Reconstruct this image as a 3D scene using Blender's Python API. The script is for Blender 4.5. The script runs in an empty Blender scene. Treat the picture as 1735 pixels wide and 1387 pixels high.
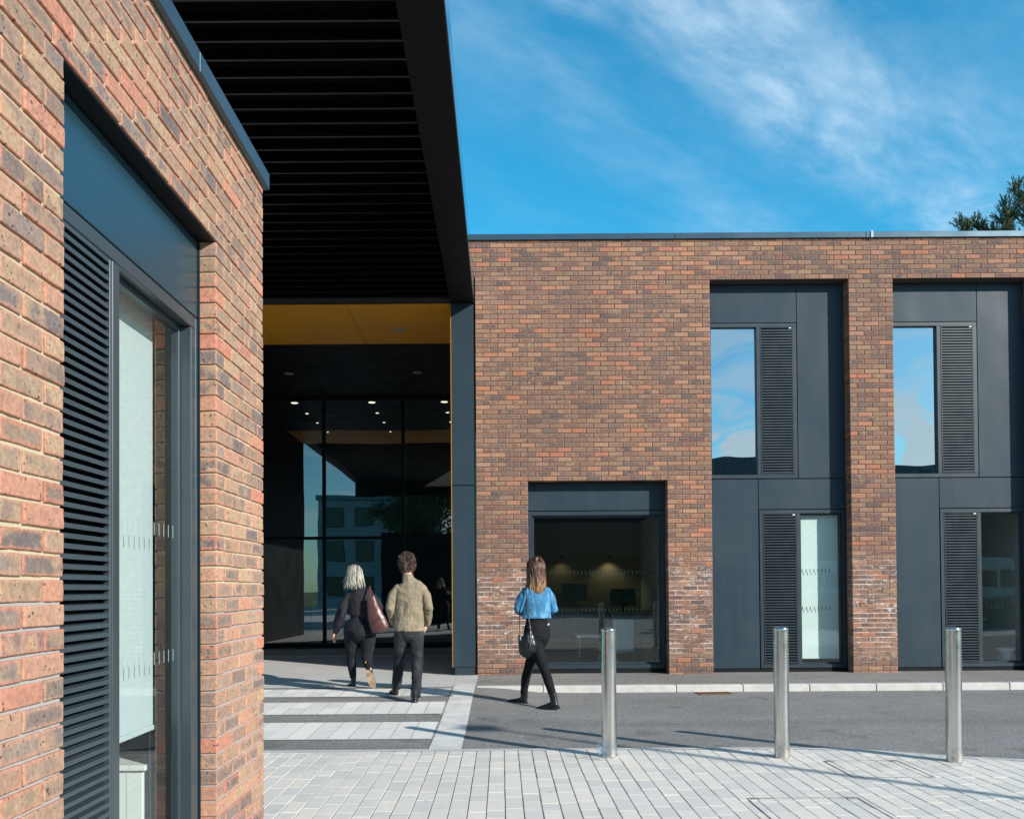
import bpy, bmesh, math, random
from mathutils import Vector, Matrix, noise as mnoise
R = math.radians
random.seed(7)
scene = bpy.context.scene
COL = scene.collection

# ------------------------------------------------------------------ camera
H_EYE = 1.44
pitch, roll = 0.015, 0.0070
fwd = Vector((0, math.cos(pitch), math.sin(pitch)))
rt = Vector((1, 0, 0)); up = rt.cross(fwd)
r2 = rt*math.cos(roll) - up*math.sin(roll)
u2 = rt*math.sin(roll) + up*math.cos(roll)
cam_d = bpy.data.cameras.new('camera'); cam = bpy.data.objects.new('camera', cam_d); COL.objects.link(cam)
m = Matrix((r2, u2, -fwd)).transposed().to_4x4(); m.translation = Vector((0, 0, H_EYE)); cam.matrix_world = m
cam_d.sensor_fit = 'HORIZONTAL'; cam_d.sensor_width = 36; cam_d.lens = 29.713
cam_d.shift_x = 0.01017; cam_d.shift_y = 0.16197
cam_d.clip_start = 0.05; cam_d.clip_end = 2000
scene.camera = cam

# ------------------------------------------------------------------ light
SUN_EL = R(24.0); SUN_AZ = math.atan2(0.768, -0.640)        # azimuth from +Y towards +X
sun_from = Vector((math.sin(SUN_AZ)*math.cos(SUN_EL), math.cos(SUN_AZ)*math.cos(SUN_EL), math.sin(SUN_EL)))
sd = bpy.data.lights.new('sun', 'SUN'); sd.energy = 5.0; sd.angle = R(0.53); sd.color = (1.0, 0.955, 0.89)
so = bpy.data.objects.new('sun', sd); COL.objects.link(so); so.rotation_euler = (-sun_from).to_track_quat('-Z', 'Y').to_euler()
so.location = (20, -20, 20)

# ------------------------------------------------------------------ node helper
class NT:
    def __init__(s, tree): s.t = tree; tree.nodes.clear()
    def n(s, typ, props=None, **ins):
        nd = s.t.nodes.new(typ)
        for k, v in (props or {}).items(): setattr(nd, k, v)
        for k, v in ins.items():
            key = int(k[1:]) if (k[0] == 'i' and k[1:].isdigit()) else k.replace('_', ' ')
            s.set(nd.inputs[key], v)
        return nd
    def set(s, sock, v):
        if isinstance(v, bpy.types.NodeSocket): s.t.links.new(v, sock)
        elif isinstance(v, (tuple, list)) and sock.type == 'RGBA' and len(v) == 3: sock.default_value = (*v, 1)
        else: sock.default_value = v
    def m(s, op, a, b=0.0, c=0.0, clamp=False):
        nd = s.n('ShaderNodeMath', {'operation': op, 'use_clamp': clamp}); s.set(nd.inputs[0], a); s.set(nd.inputs[1], b)
        if op in ('MULTIPLY_ADD', 'SMOOTH_MIN', 'SMOOTH_MAX'): s.set(nd.inputs[2], c)
        return nd.outputs[0]
    def vm(s, op, a, b=(0, 0, 0)):
        nd = s.n('ShaderNodeVectorMath', {'operation': op}); s.set(nd.inputs[0], a); s.set(nd.inputs[1], b); return nd.outputs[0]
    def mix(s, f, a, b, blend='MIX'):
        nd = s.n('ShaderNodeMix', {'data_type': 'RGBA', 'blend_type': blend}); s.set(nd.inputs[0], f); s.set(nd.inputs[6], a); s.set(nd.inputs[7], b); return nd.outputs[2]
    def noise(s, vec, scale, detail=2.0, rough=0.5, out=0):
        nd = s.n('ShaderNodeTexNoise', Scale=scale, Detail=detail, Roughness=rough)
        if vec is not None: s.set(nd.inputs['Vector'], vec)
        return nd.outputs[out]
    def ss(s, x, a, b):
        nd = s.n('ShaderNodeMapRange', {'interpolation_type': 'SMOOTHSTEP'}); s.set(nd.inputs[0], x); s.set(nd.inputs[1], a); s.set(nd.inputs[2], b); return nd.outputs[0]
    def lerp(s, x, a, b, c, d):
        nd = s.n('ShaderNodeMapRange'); 
        for i, v in enumerate((x, a, b, c, d)): s.set(nd.inputs[i], v)
        return nd.outputs[0]
    def ramp(s, f, stops, interp='LINEAR'):
        nd = s.n('ShaderNodeValToRGB'); cr = nd.color_ramp; cr.interpolation = interp
        while len(cr.elements) < len(stops): cr.elements.new(0.5)
        for e, (p, c) in zip(cr.elements, stops): e.position = p; e.color = (*c, 1)
        s.set(nd.inputs[0], f); return nd.outputs[0]

# ------------------------------------------------------------------ world
world = bpy.data.worlds.new('World'); scene.world = world; world.use_nodes = True
w = NT(world.node_tree)
sky = w.n('ShaderNodeTexSky', {'sky_type': 'NISHITA', 'sun_disc': False, 'sun_elevation': SUN_EL, 'sun_rotation': SUN_AZ, 'air_density': 1.0, 'dust_density': 0.35, 'ozone_density': 2.2})
tc = w.n('ShaderNodeTexCoord').outputs['Generated']
sep = w.n('ShaderNodeSeparateXYZ', i0=tc); dx, dy, dz = sep.outputs
zc = w.m('MAXIMUM', dz, 0.02)
px_ = w.m('DIVIDE', dx, zc); py_ = w.m('DIVIDE', dy, zc)
# cirrus sheet at great height: drawn on the horizontal plane the cloud lies in
cv = w.n('ShaderNodeCombineXYZ', i0=px_, i1=py_, i2=0.0).outputs[0]
rot = w.n('ShaderNodeVectorRotate', {'rotation_type': 'Z_AXIS'}, Vector=cv, Angle=R(-42)).outputs[0]
st = w.vm('MULTIPLY', rot, (0.75, 1.5, 1.0))
wn = w.n('ShaderNodeVectorMath', {'operation': 'SCALE'}); w.set(wn.inputs[0], w.noise(st, 1.6, 3, 0.5, out=1)); wn.inputs['Scale'].default_value = 0.5
st2 = w.vm('ADD', st, wn.outputs[0])
n1 = w.noise(st2, 2.2, 10, 0.60)
n2 = w.noise(w.vm('MULTIPLY', rot, (1.2, 3.2, 1.0)), 4.0, 7, 0.62)
s1 = w.m('SUBTRACT', px_, w.m('MULTIPLY_ADD', py_, 1.16, -1.50))
s1 = w.m('ADD', s1, w.m('MULTIPLY', w.m('SUBTRACT', w.noise(st, 2.6, 4, 0.55), 0.5), 0.45))
band1 = w.m('MULTIPLY', w.ss(s1, -0.20, 0.08), w.m('MULTIPLY_ADD', w.ss(s1, 0.10, 0.62), -0.86, 1.0))
s2 = w.m('ABSOLUTE', w.m('SUBTRACT', px_, w.m('MULTIPLY_ADD', py_, 0.78, -1.14)))
band2 = w.m('MULTIPLY', w.m('SUBTRACT', 1.0, w.ss(s2, 0.02, 0.34)), 0.28)
front = w.ss(dy, 0.1, 0.4)
band = w.m('MULTIPLY', w.m('MAXIMUM', band1, band2), front)
tex = w.m('MULTIPLY', w.ss(n1, 0.26, 0.72), w.m('MULTIPLY_ADD', w.ss(n2, 0.25, 0.75), 0.75, 0.42))
cir = w.m('ADD', w.m('MULTIPLY', band, w.m('MULTIPLY', tex, 0.66)), w.m('MULTIPLY', w.ss(n1, 0.25, 0.8), 0.07))
# low cumulus bank towards -Y (seen only as a reflection)
n3 = w.noise(w.vm('MULTIPLY', tc, (1, 1, 1.6)), 11.0, 8, 0.58)
lowb = w.m('MULTIPLY', w.ss(w.m('MULTIPLY', dy, -1.0), 0.1, 0.4), w.m('SUBTRACT', 1.0, w.ss(dz, 0.19, 0.235)))
cum = w.m('MULTIPLY', w.ss(w.m('SUBTRACT', n3, w.m('MULTIPLY', dz, 0.35)), 0.43, 0.49), w.m('MULTIPLY', lowb, w.ss(dx, -0.12, 0.08)))
hi = w.m('MULTIPLY', w.m('MULTIPLY', w.ss(w.noise(w.vm('MULTIPLY', tc, (1, 1, 7)), 6.0, 5, 0.5), 0.40, 0.62), 0.5), w.ss(w.m('MULTIPLY', dy, -1.0), 0.1, 0.4))
cl = w.m('MAXIMUM', w.m('MAXIMUM', cir, cum), hi, clamp=True)
hs = w.mix(1.0, sky.outputs[0], w.mix(w.ss(dy, -0.35, 0.15), (0.78, 1.26, 1.38), (0.74, 1.68, 1.70)), 'MULTIPLY')
hs = w.n('ShaderNodeHueSaturation', Hue=0.5, Saturation=1.12, Value=1.0, Color=hs).outputs[0]
skyc = w.mix(w.m('MULTIPLY', cl, 0.85), hs, (6.3, 7.6, 8.5))
bg = w.n('ShaderNodeBackground', Color=skyc, Strength=0.10)
w.n('ShaderNodeOutputWorld', Surface=bg.outputs[0])

scene.view_settings.view_transform = 'Standard'; scene.view_settings.look = 'None'
scene.view_settings.exposure = 0.45; scene.view_settings.gamma = 1.0
scene.render.engine = 'CYCLES'
try:
    scene.cycles.max_bounces = 10; scene.cycles.transparent_max_bounces = 16; scene.cycles.glossy_bounces = 5
    scene.cycles.use_denoising = True; scene.cycles.sample_clamp_indirect = 6
except Exception: pass

# ------------------------------------------------------------------ materials
MATS = {}
def newmat(name):
    mt = bpy.data.materials.new(name); mt.use_nodes = True; MATS[name] = mt
    return mt, NT(mt.node_tree)
def finish(t, bsdf): t.n('ShaderNodeOutputMaterial', Surface=bsdf)
def bump(t, h, dist=0.002, strength=1.0):
    return t.n('ShaderNodeBump', Height=h, Distance=dist, Strength=strength).outputs[0]
def simple(name, col, rough=0.5, metal=0.0, var=0.12, nscale=8.0, bscale=0, bdist=0.001, spec=0.5, coat=0.0):
    mt, t = newmat(name)
    o = t.n('ShaderNodeTexCoord').outputs['Object']
    f = t.noise(o, nscale, 4, 0.55)
    c2 = tuple(max(0, c*(1-var)) for c in col); c3 = tuple(min(1, c*(1+var)) for c in col)
    c = t.mix(t.ss(f, 0.3, 0.7), c2, c3)
    rv = t.lerp(t.noise(o, nscale*1.7, 3), 0.3, 0.7, max(0.02, rough*0.88), min(1, rough*1.12))
    b = t.n('ShaderNodeBsdfPrincipled', Base_Color=c, Roughness=rv, Metallic=metal)
    b.inputs['Specular IOR Level'].default_value = spec; b.inputs['Coat Weight'].default_value = coat
    if bscale: t.set(b.inputs['Normal'], bump(t, t.noise(o, bscale, 5, 0.6), bdist))
    finish(t, b.outputs[0]); return mt

def brick_material(name, pal, rim, spot=1.0, frost=None, finescale=1.0):
    mt, t = newmat(name)
    uv = t.n('ShaderNodeUVMap', {'uv_map': 'brick'}).outputs[0]
    rv = t.n('ShaderNodeUVMap', {'uv_map': 'rnd'}).outputs[0]
    su = t.n('ShaderNodeSeparateXYZ', i0=uv).outputs; sr = t.n('ShaderNodeSeparateXYZ', i0=rv).outputs
    r1, r2_ = sr[0], sr[1]
    r3 = t.m('FRACT', t.m('MULTIPLY', t.m('ADD', r1, r2_), 7.31)); r4 = t.m('FRACT', t.m('MULTIPLY', t.m('SUBTRACT', r1, r2_), 13.7))
    o = t.n('ShaderNodeTexCoord').outputs['Object']
    off = t.n('ShaderNodeCombineXYZ', i0=t.m('MULTIPLY', r1, 17.0), i1=t.m('MULTIPLY', r2_, 23.0), i2=t.m('MULTIPLY', r3, 11.0)).outputs[0]
    p = t.vm('ADD', o, off)
    base = t.ramp(r1, pal, 'LINEAR')
    big = t.noise(p, 11.0, 4, 0.6)
    alt = t.ramp(r4, pal, 'LINEAR')
    base = t.mix(t.ss(big, 0.45, 0.62), base, alt)
    # kiln-flashed edges
    eu = t.m('MINIMUM', su[0], t.m('SUBTRACT', 1.0, su[0])); ev = t.m('MINIMUM', su[1], t.m('SUBTRACT', 1.0, su[1]))
    e = t.m('MINIMUM', t.m('MULTIPLY', eu, 2.7), ev)
    e = t.m('ADD', e, t.m('MULTIPLY', t.m('SUBTRACT', t.noise(p, 30.0, 4, 0.6), 0.5), 0.42))
    wdt = t.m('MULTIPLY_ADD', r3, 0.24, 0.03)
    rimf = t.m('SUBTRACT', 1.0, t.ss(e, t.m('MULTIPLY', wdt, 0.3), t.m('ADD', wdt, 0.10)))
    rimc = t.mix(r4, rim[0], rim[1])
    c = t.mix(t.m('MULTIPLY', rimf, 0.68), base, rimc)
    # some bricks plain red
    c = t.mix(t.m('MULTIPLY', t.ss(r2_, 0.80, 0.86), t.m('MULTIPLY_ADD', big, 0.6, 0.5)), c, rimc)
    fine = t.noise(p, 130.0*finescale, 4, 0.65)
    c = t.mix(t.m('MULTIPLY', t.ss(fine, 0.45, 0.8), 0.35), c, t.mix(0.5, c, (0.62, 0.50, 0.38)))
    c = t.mix(0.7, c, t.mix(1.0, c, t.ramp(t.noise(p, 55.0, 3, 0.6), [(0.25, (0.55, 0.55, 0.55)), (0.7, (1.15, 1.15, 1.15))]), 'MULTIPLY'))
    vor = t.n('ShaderNodeTexVoronoi', {'feature': 'SMOOTH_F1'}, Vector=p, Scale=55.0, Randomness=1.0)
    sp = t.m('MULTIPLY', t.m('SUBTRACT', 1.0, t.ss(vor.outputs['Distance'], 0.14, 0.22)), t.ss(t.noise(p, 16.0, 2), 0.47, 0.60))
    c = t.mix(t.m('MULTIPLY', sp, 0.85*spot), c, (0.045, 0.045, 0.055))
    drift = t.noise(t.vm('MULTIPLY', o, (1, 1, 0.8)), 0.55, 3, 0.55)
    c = t.mix(1.0, c, t.ramp(drift, [(0.3, (0.87, 0.84, 0.86)), (0.7, (1.15, 1.05, 1.01))]), 'MULTIPLY')
    rain = t.noise(t.vm('MULTIPLY', o, (5, 5, 0.35)), 1.0, 4, 0.6)
    c = t.mix(t.m('MULTIPLY', t.ss(rain, 0.52, 0.75), 0.13), c, (0.11, 0.095, 0.088))
    hgt = t.m('ADD', t.m('MULTIPLY', t.noise(p, 70.0, 5, 0.65), 1.0), t.m('MULTIPLY', sp, -0.7))
    if frost:
        zz = t.n('ShaderNodeSeparateXYZ', i0=o).outputs
        zm = t.m('MULTIPLY', t.ss(zz[2], 0.15, 0.6), t.m('SUBTRACT', 1.0, t.ss(zz[2], 1.7, 2.05)))
        zm = t.m('ADD', zm, t.m('MULTIPLY', t.ss(t.noise(o, 0.8, 2), 0.62, 0.75), 0.12))
        ff = t.m('MULTIPLY', t.ss(t.noise(t.vm('MULTIPLY', o, (1, 1, 1.6)), 13.0, 6, 0.7), 0.53, 0.66), t.m('MULTIPLY', zm, t.ss(r4, 0.35, 0.7)))
        c = t.mix(t.m('MULTIPLY', ff, 0.75, clamp=True), c, (0.62, 0.58, 0.55))
    b = t.n('ShaderNodeBsdfPrincipled', Base_Color=c, Roughness=0.88, Normal=bump(t, hgt, 0.0035, 1.0))
    b.inputs['Specular IOR Level'].default_value = 0.25
    finish(t, b.outputs[0]); return mt

PALN = [(0.0, (0.135, 0.115, 0.112)), (0.2, (0.30, 0.21, 0.14)), (0.42, (0.41, 0.290, 0.180)), (0.58, (0.19, 0.16, 0.150)), (0.75, (0.38, 0.245, 0.155)), (1.0, (0.150, 0.130, 0.130))]
PALF = [(0.0, (0.092, 0.081, 0.085)), (0.25, (0.195, 0.140, 0.103)), (0.5, (0.295, 0.195, 0.122)), (0.62, (0.098, 0.086, 0.089)), (0.8, (0.26, 0.152, 0.098)), (1.0, (0.080, 0.072, 0.078))]
M_BN = brick_material('near_brick', PALN, ((0.50, 0.195, 0.125), (0.45, 0.27, 0.18)))
M_BF = brick_material('far_brick', PALF, ((0.42, 0.165, 0.095), (0.37, 0.225, 0.145)), spot=0.6, frost=True)

def mortar_material(name, far):
    mt, t = newmat(name)
    o = t.n('ShaderNodeTexCoord').outputs['Object']; z = t.n('ShaderNodeSeparateXYZ', i0=o).outputs[2]
    n = t.noise(o, 3.0, 4, 0.6); fn = t.noise(o, 160.0, 3, 0.7)
    if not far:
        zz = t.m('ADD', z, t.m('MULTIPLY', t.m('SUBTRACT', n, 0.5), 0.10))
        c = t.mix(t.ss(zz, 1.40, 1.46), (0.36, 0.33, 0.31), (0.50, 0.41, 0.27))
    else:
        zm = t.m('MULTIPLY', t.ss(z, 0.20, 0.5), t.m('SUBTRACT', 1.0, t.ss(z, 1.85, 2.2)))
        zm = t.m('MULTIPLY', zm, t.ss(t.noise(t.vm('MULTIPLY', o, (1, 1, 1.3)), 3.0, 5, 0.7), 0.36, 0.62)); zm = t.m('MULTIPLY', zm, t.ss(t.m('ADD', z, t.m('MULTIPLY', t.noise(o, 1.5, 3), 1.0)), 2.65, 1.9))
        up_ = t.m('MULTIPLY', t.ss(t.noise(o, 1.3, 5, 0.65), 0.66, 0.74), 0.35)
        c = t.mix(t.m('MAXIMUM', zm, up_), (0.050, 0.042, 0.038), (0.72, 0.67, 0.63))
    c = t.mix(t.m('MULTIPLY', fn, 0.35), c, t.mix(0.5, c, (0.1, 0.09, 0.08)))
    b = t.n('ShaderNodeBsdfPrincipled', Base_Color=c, Roughness=0.95, Normal=bump(t, t.noise(o, 90.0, 4, 0.7), 0.002))
    finish(t, b.outputs[0]); return mt
M_MN = mortar_material('near_mortar', False); M_MF = mortar_material('far_mortar', True)

M_CLAD0 = simple('dark_cladding', (0.020, 0.036, 0.047), 0.46, 0.0, 0.06, 1.3, spec=0.35)
def clad():
    mt, t = newmat('dusty_cladding'); o = t.n('ShaderNodeTexCoord').outputs['Object']
    st_ = t.noise(t.vm('MULTIPLY', o, (9, 9, 0.5)), 1.0, 4, 0.6); cl = t.noise(o, 2.2, 5, 0.6)
    c = t.mix(t.m('MULTIPLY', t.ss(st_, 0.45, 0.8), 0.35), (0.021, 0.038, 0.052), (0.040, 0.056, 0.068))
    c = t.mix(t.m('MULTIPLY', t.ss(cl, 0.5, 0.75), 0.25), c, (0.04, 0.050, 0.056))
    b = t.n('ShaderNodeBsdfPrincipled', Base_Color=c, Roughness=t.lerp(cl, 0.3, 0.7, 0.40, 0.54), Normal=bump(t, t.noise(t.vm('MULTIPLY', o, (1, 1, 0.6)), 1.6, 1, 0.3), 0.02, 1.0))
    b.inputs['Specular IOR Level'].default_value = 0.22
    finish(t, b.outputs[0]); return mt
M_CLAD = clad()
M_FRAME = simple('frame_metal', (0.020, 0.033, 0.042), 0.42, 0.0, 0.05, 2.0, spec=0.4)
M_LOUV = simple('louvre_metal', (0.024, 0.036, 0.045), 0.38, 0.2, 0.05, 3.0, spec=0.55)
M_COPE = simple('coping_metal', (0.070, 0.110, 0.135), 0.30, 0.7, 0.05, 1.5, spec=0.7)
M_BLACK = simple('black_void', (0.006, 0.0065, 0.007), 0.75, 0, 0.1, spec=0.2)
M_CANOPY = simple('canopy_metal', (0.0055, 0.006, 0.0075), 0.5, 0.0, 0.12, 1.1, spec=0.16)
M_FASCIA = simple('fascia_metal', (0.42, 0.50, 0.55), 0.12, 1.0, 0.05, 1.0)
M_ORANGE = simple('orange_panel', (0.62, 0.27, 0.012), 0.45, 0, 0.05, 1.2)
M_ORANGED = simple('orange_edge', (0.52, 0.215, 0.008), 0.4, 0, 0.05, 1.2)
M_WHITE = simple('white_plaster', (0.72, 0.74, 0.72), 0.7, 0, 0.03, 1.5)
M_CREAM = simple('cream_wall', (0.32, 0.29, 0.20), 0.8, 0, 0.05, 1.0)
M_BLIND = simple('blind_fabric', (0.70, 0.76, 0.73), 0.8, 0, 0.03, 30.0, 400, 0.0003)
M_CHAIN = simple('bead_chain', (0.30, 0.32, 0.32), 0.35, 0.6)
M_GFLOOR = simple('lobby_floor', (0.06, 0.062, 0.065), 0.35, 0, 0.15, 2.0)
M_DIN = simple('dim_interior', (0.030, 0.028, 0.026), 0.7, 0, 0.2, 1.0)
M_PLAST = simple('screen_black', (0.008, 0.009, 0.011), 0.18)
M_DESK = simple('desk_laminate', (0.20, 0.18, 0.15), 0.4)
M_CHAIR = simple('grey_chair_fabric', (0.42, 0.46, 0.44), 0.8)
M_BUCKET = simple('white_plastic', (0.85, 0.87, 0.87), 0.35)
M_SKIN = simple('skin', (0.62, 0.34, 0.25), 0.5, 0, 0.08, 25)
M_RUST = simple('rusty_iron', (0.20, 0.105, 0.06), 0.75, 0.3, 0.4, 30, 120, 0.002)
M_KERB = simple('kerb_concrete', (0.48, 0.462, 0.43), 0.85, 0, 0.10, 6, 150, 0.001)
M_BAND = simple('concrete_and_light_band', (0.60, 0.58, 0.54), 0.85, 0, 0.12, 5, 200, 0.001)
M_TRUNK = simple('pine_bark', (0.13, 0.075, 0.05), 0.9, 0, 0.3, 12, 30, 0.01)
M_LEAF = simple('dark_leaves', (0.04, 0.075, 0.022), 0.6, 0, 0.4, 3)
M_NEEDLE = simple('pine_needles', (0.055, 0.10, 0.045), 0.6, 0, 0.35, 4)
M_TYRE = simple('tyre_rubber', (0.02, 0.02, 0.02), 0.8)
M_VAN = simple('van_paint', (0.62, 0.66, 0.70), 0.2, 0.0, 0.02, 1, coat=0.6)

def steel():
    mt, t = newmat('brushed_steel')
    o = t.n('ShaderNodeTexCoord').outputs['Object']
    s = t.noise(t.vm('MULTIPLY', o, (4, 4, 420)), 1.0, 3, 0.6)
    big = t.noise(t.vm('MULTIPLY', o, (3, 3, 6)), 2.0, 4, 0.6)
    z = t.n('ShaderNodeSeparateXYZ', i0=o).outputs[2]
    dirt = t.m('MULTIPLY', t.m('SUBTRACT', 1.0, t.ss(z, 0.0, 0.16)), t.ss(t.noise(o, 20, 4, 0.6), 0.4, 0.65))
    c = t.mix(big, (0.50, 0.49, 0.475), (0.64, 0.625, 0.605)); c = t.mix(t.m('MULTIPLY', dirt, 0.6), c, (0.25, 0.21, 0.17))
    rr = t.m('ADD', t.lerp(big, 0.3, 0.7, 0.19, 0.26), t.m('MULTIPLY', dirt, 0.4))
    b = t.n('ShaderNodeBsdfPrincipled', Base_Color=c, Metallic=1.0, Roughness=rr)
    finish(t, b.outputs[0]); return mt
M_STEEL = steel()

def glass(name, tint, refl0, refl1, warp_=0.0):
    mt, t = newmat(name)
    tr = t.n('ShaderNodeBsdfTransparent', Color=tint)
    gl = t.n('ShaderNodeBsdfGlossy', Color=(0.95, 1.0, 1.0), Roughness=0.0)
    if warp_:
        o = t.n('ShaderNodeTexCoord').outputs['Object']
        t.set(gl.inputs['Normal'], bump(t, t.noise(o, 0.9, 1, 0.3), warp_, 1.0))
    fr = t.n('ShaderNodeLayerWeight', Blend=0.5).outputs['Facing']
    fr5 = t.m('POWER', fr, 4.0)
    f = t.m('MULTIPLY_ADD', fr5, refl1, refl0, clamp=True)
    mx = t.n('ShaderNodeMixShader', i0=f, i1=tr.outputs[0], i2=gl.outputs[0])
    finish(t, mx.outputs[0]); return mt
M_GLASS = glass('clear_glass', (0.84, 0.91, 0.89), 0.10, 0.75, 0.004)
M_GLASSN = glass('near_glass', (0.84, 0.90, 0.89), 0.07, 0.55, 0.0)
M_GLASSU = glass('coated_glass', (0.35, 0.42, 0.45), 0.50, 0.45, 0.014)
M_GLASSL = glass('lobby_glass', (0.45, 0.52, 0.55), 0.21, 0.6, 0.0025)
M_CLEARP = glass('clear_plastic', (0.93, 0.94, 0.94), 0.08, 0.6)

def emis(name, col, s):
    mt, t = newmat(name); e = t.n('ShaderNodeEmission', Color=col, Strength=s); finish(t, e.outputs[0]); return mt
M_LAMP = emis('lamp_glow', (1.0, 0.9, 0.62), 2.6)

def asphalt(name, c0, c1, tan=0.3):
    mt, t = newmat(name)
    o = t.n('ShaderNodeTexCoord').outputs['Object']
    big = t.noise(o, 0.6, 5, 0.6); mid = t.noise(o, 6, 4, 0.6)
    strk = t.noise(t.vm('MULTIPLY', o, (0.5, 3.0, 1)), 1.2, 4, 0.6)
    c = t.mix(t.ss(big, 0.3, 0.7), c0, c1)
    c = t.mix(t.m('MULTIPLY', t.ss(strk, 0.5, 0.7), 0.35), c, tuple(x*1.3 for x in c1))
    c = t.mix(t.m('MULTIPLY', t.ss(mid, 0.5, 0.75), 0.25), c, tuple(x*0.7 for x in c0))
    st_ = t.noise(t.vm('MULTIPLY', o, (1.0, 1.0, 1)), 1.7, 3, 0.5)
    c = t.mix(t.m('MULTIPLY', t.ss(st_, 0.60, 0.70), 0.42), c, tuple(x*0.45 for x in c0))
    tr_ = t.m('ABSOLUTE', t.m('SUBTRACT', t.n('ShaderNodeSeparateXYZ', i0=o).outputs[1], t.m('MULTIPLY_ADD', t.noise(t.vm('MULTIPLY', o, (0.3, 0.3, 1)), 1.0, 2), 0.5, 8.7)))
    c = t.mix(t.m('MULTIPLY', t.m('SUBTRACT', 1.0, t.ss(tr_, 0.08, 0.28)), t.m('MULTIPLY', t.noise(o, 2.5, 4), 0.6)), c, tuple(x*0.62 for x in c0))
    v = t.n('ShaderNodeTexVoronoi', Vector=o, Scale=150.0); vc = t.n('ShaderNodeSeparateXYZ', i0=v.outputs['Color']).outputs
    c = t.mix(0.85, c, t.mix(1.0, c, t.ramp(vc[0], [(0.0, (0.45, 0.45, 0.46)), (0.6, (1.0, 1.0, 1.0)), (0.9, (1.5, 1.45, 1.4)), (1.0, (2.4, 2.2, 1.9))]), 'MULTIPLY'))
    b = t.n('ShaderNodeBsdfPrincipled', Base_Color=c, Roughness=0.85, Normal=bump(t, v.outputs['Distance'], 0.004, 0.7))
    b.inputs['Specular IOR Level'].default_value = 0.3
    finish(t, b.outputs[0]); return mt
M_ROAD = asphalt('road_asphalt', (0.20, 0.195, 0.188), (0.24, 0.233, 0.225))
M_FOOT = asphalt('footpath_asphalt', (0.21, 0.198, 0.185), (0.25, 0.235, 0.22))

def sett_mat(name, ramp_, stain=0.3):
    mt, t = newmat(name)
    rv = t.n('ShaderNodeUVMap', {'uv_map': 'rnd'}).outputs[0]; sr = t.n('ShaderNodeSeparateXYZ', i0=rv).outputs
    o = t.n('ShaderNodeTexCoord').outputs['Object']
    c = t.ramp(sr[0], ramp_)
    fine = t.noise(o, 260, 3, 0.7); mid = t.noise(o, 9, 5, 0.6); big = t.noise(o, 1.1, 4, 0.6)
    c = t.mix(0.8, c, t.mix(1.0, c, t.ramp(fine, [(0.3, (0.72, 0.72, 0.73)), (0.7, (1.12, 1.12, 1.11))]), 'MULTIPLY'))
    gum = t.n('ShaderNodeTexVoronoi', {'feature': 'SMOOTH_F1'}, Vector=o, Scale=2.6)
    c = t.mix(t.m('MULTIPLY', t.m('SUBTRACT', 1.0, t.ss(gum.outputs['Distance'], 0.035, 0.05)), 0.45), c, (0.16, 0.155, 0.15))
    c = t.mix(t.m('MULTIPLY', t.ss(mid, 0.5, 0.75), stain), c, t.mix(1.0, c, (0.72, 0.70, 0.66), 'MULTIPLY'))
    c = t.mix(t.m('MULTIPLY', t.ss(big, 0.5, 0.7), stain), c, t.mix(1.0, c, (0.82, 0.80, 0.76), 'MULTIPLY'))
    b = t.n('ShaderNodeBsdfPrincipled', Base_Color=c, Roughness=0.8, Normal=bump(t, fine, 0.0008))
    finish(t, b.outputs[0]); return mt
M_SETT = sett_mat('granite_setts', [(0.0, (0.61, 0.58, 0.535)), (0.35, (0.66, 0.62, 0.565)), (0.6, (0.70, 0.65, 0.585)), (0.85, (0.74, 0.675, 0.59)), (1.0, (0.635, 0.60, 0.56))])
M_SETTX = sett_mat('crossing_setts', [(0.0, (0.64, 0.62, 0.58)), (0.5, (0.72, 0.69, 0.64)), (1.0, (0.80, 0.765, 0.71))])
def joint_mat():
    mt, t = newmat('sett_joints'); o = t.n('ShaderNodeTexCoord').outputs['Object']
    x = t.n('ShaderNodeSeparateXYZ', i0=o).outputs[0]
    n = t.noise(o, 1.8, 4, 0.6); n = t.m('ADD', n, t.lerp(x, 0.0, 3.5, -0.12, 0.16))
    c = t.mix(t.ss(n, 0.42, 0.66), (0.44, 0.40, 0.345), (0.12, 0.11, 0.092))
    c = t.mix(t.m('MULTIPLY', t.ss(t.noise(o, 7, 3), 0.6, 0.68), 0.7), c, (0.09, 0.11, 0.05))
    b = t.n('ShaderNodeBsdfPrincipled', Base_Color=c, Roughness=0.95); finish(t, b.outputs[0]); return mt
M_JOINT = joint_mat()
def blockpave():
    mt, t = newmat('block_paving'); o = t.n('ShaderNodeTexCoord').outputs['Object']
    br = t.n('ShaderNodeTexBrick', Vector=o, Color1=(0.56, 0.545, 0.51), Color2=(0.47, 0.46, 0.435), Mortar=(0.33, 0.32, 0.30), Scale=1.0)
    br.inputs['Mortar Size'].default_value = 0.006; br.inputs['Brick Width'].default_value = 0.20; br.inputs['Row Height'].default_value = 0.10; br.inputs['Mortar Smooth'].default_value = 0.3
    c = t.mix(t.m('MULTIPLY', t.ss(t.noise(o, 1.3, 5, 0.6), 0.4, 0.7), 0.35), br.outputs['Color'], (0.38, 0.37, 0.345))
    c = t.mix(t.m('MULTIPLY', t.ss(t.noise(o, 180, 2, 0.6), 0.4, 0.7), 0.25), c, (0.5, 0.49, 0.47))
    b = t.n('ShaderNodeBsdfPrincipled', Base_Color=c, Roughness=0.85, Normal=bump(t, br.outputs['Fac'], -0.003)); finish(t, b.outputs[0]); return mt
M_BLOCKP = blockpave()
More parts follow.
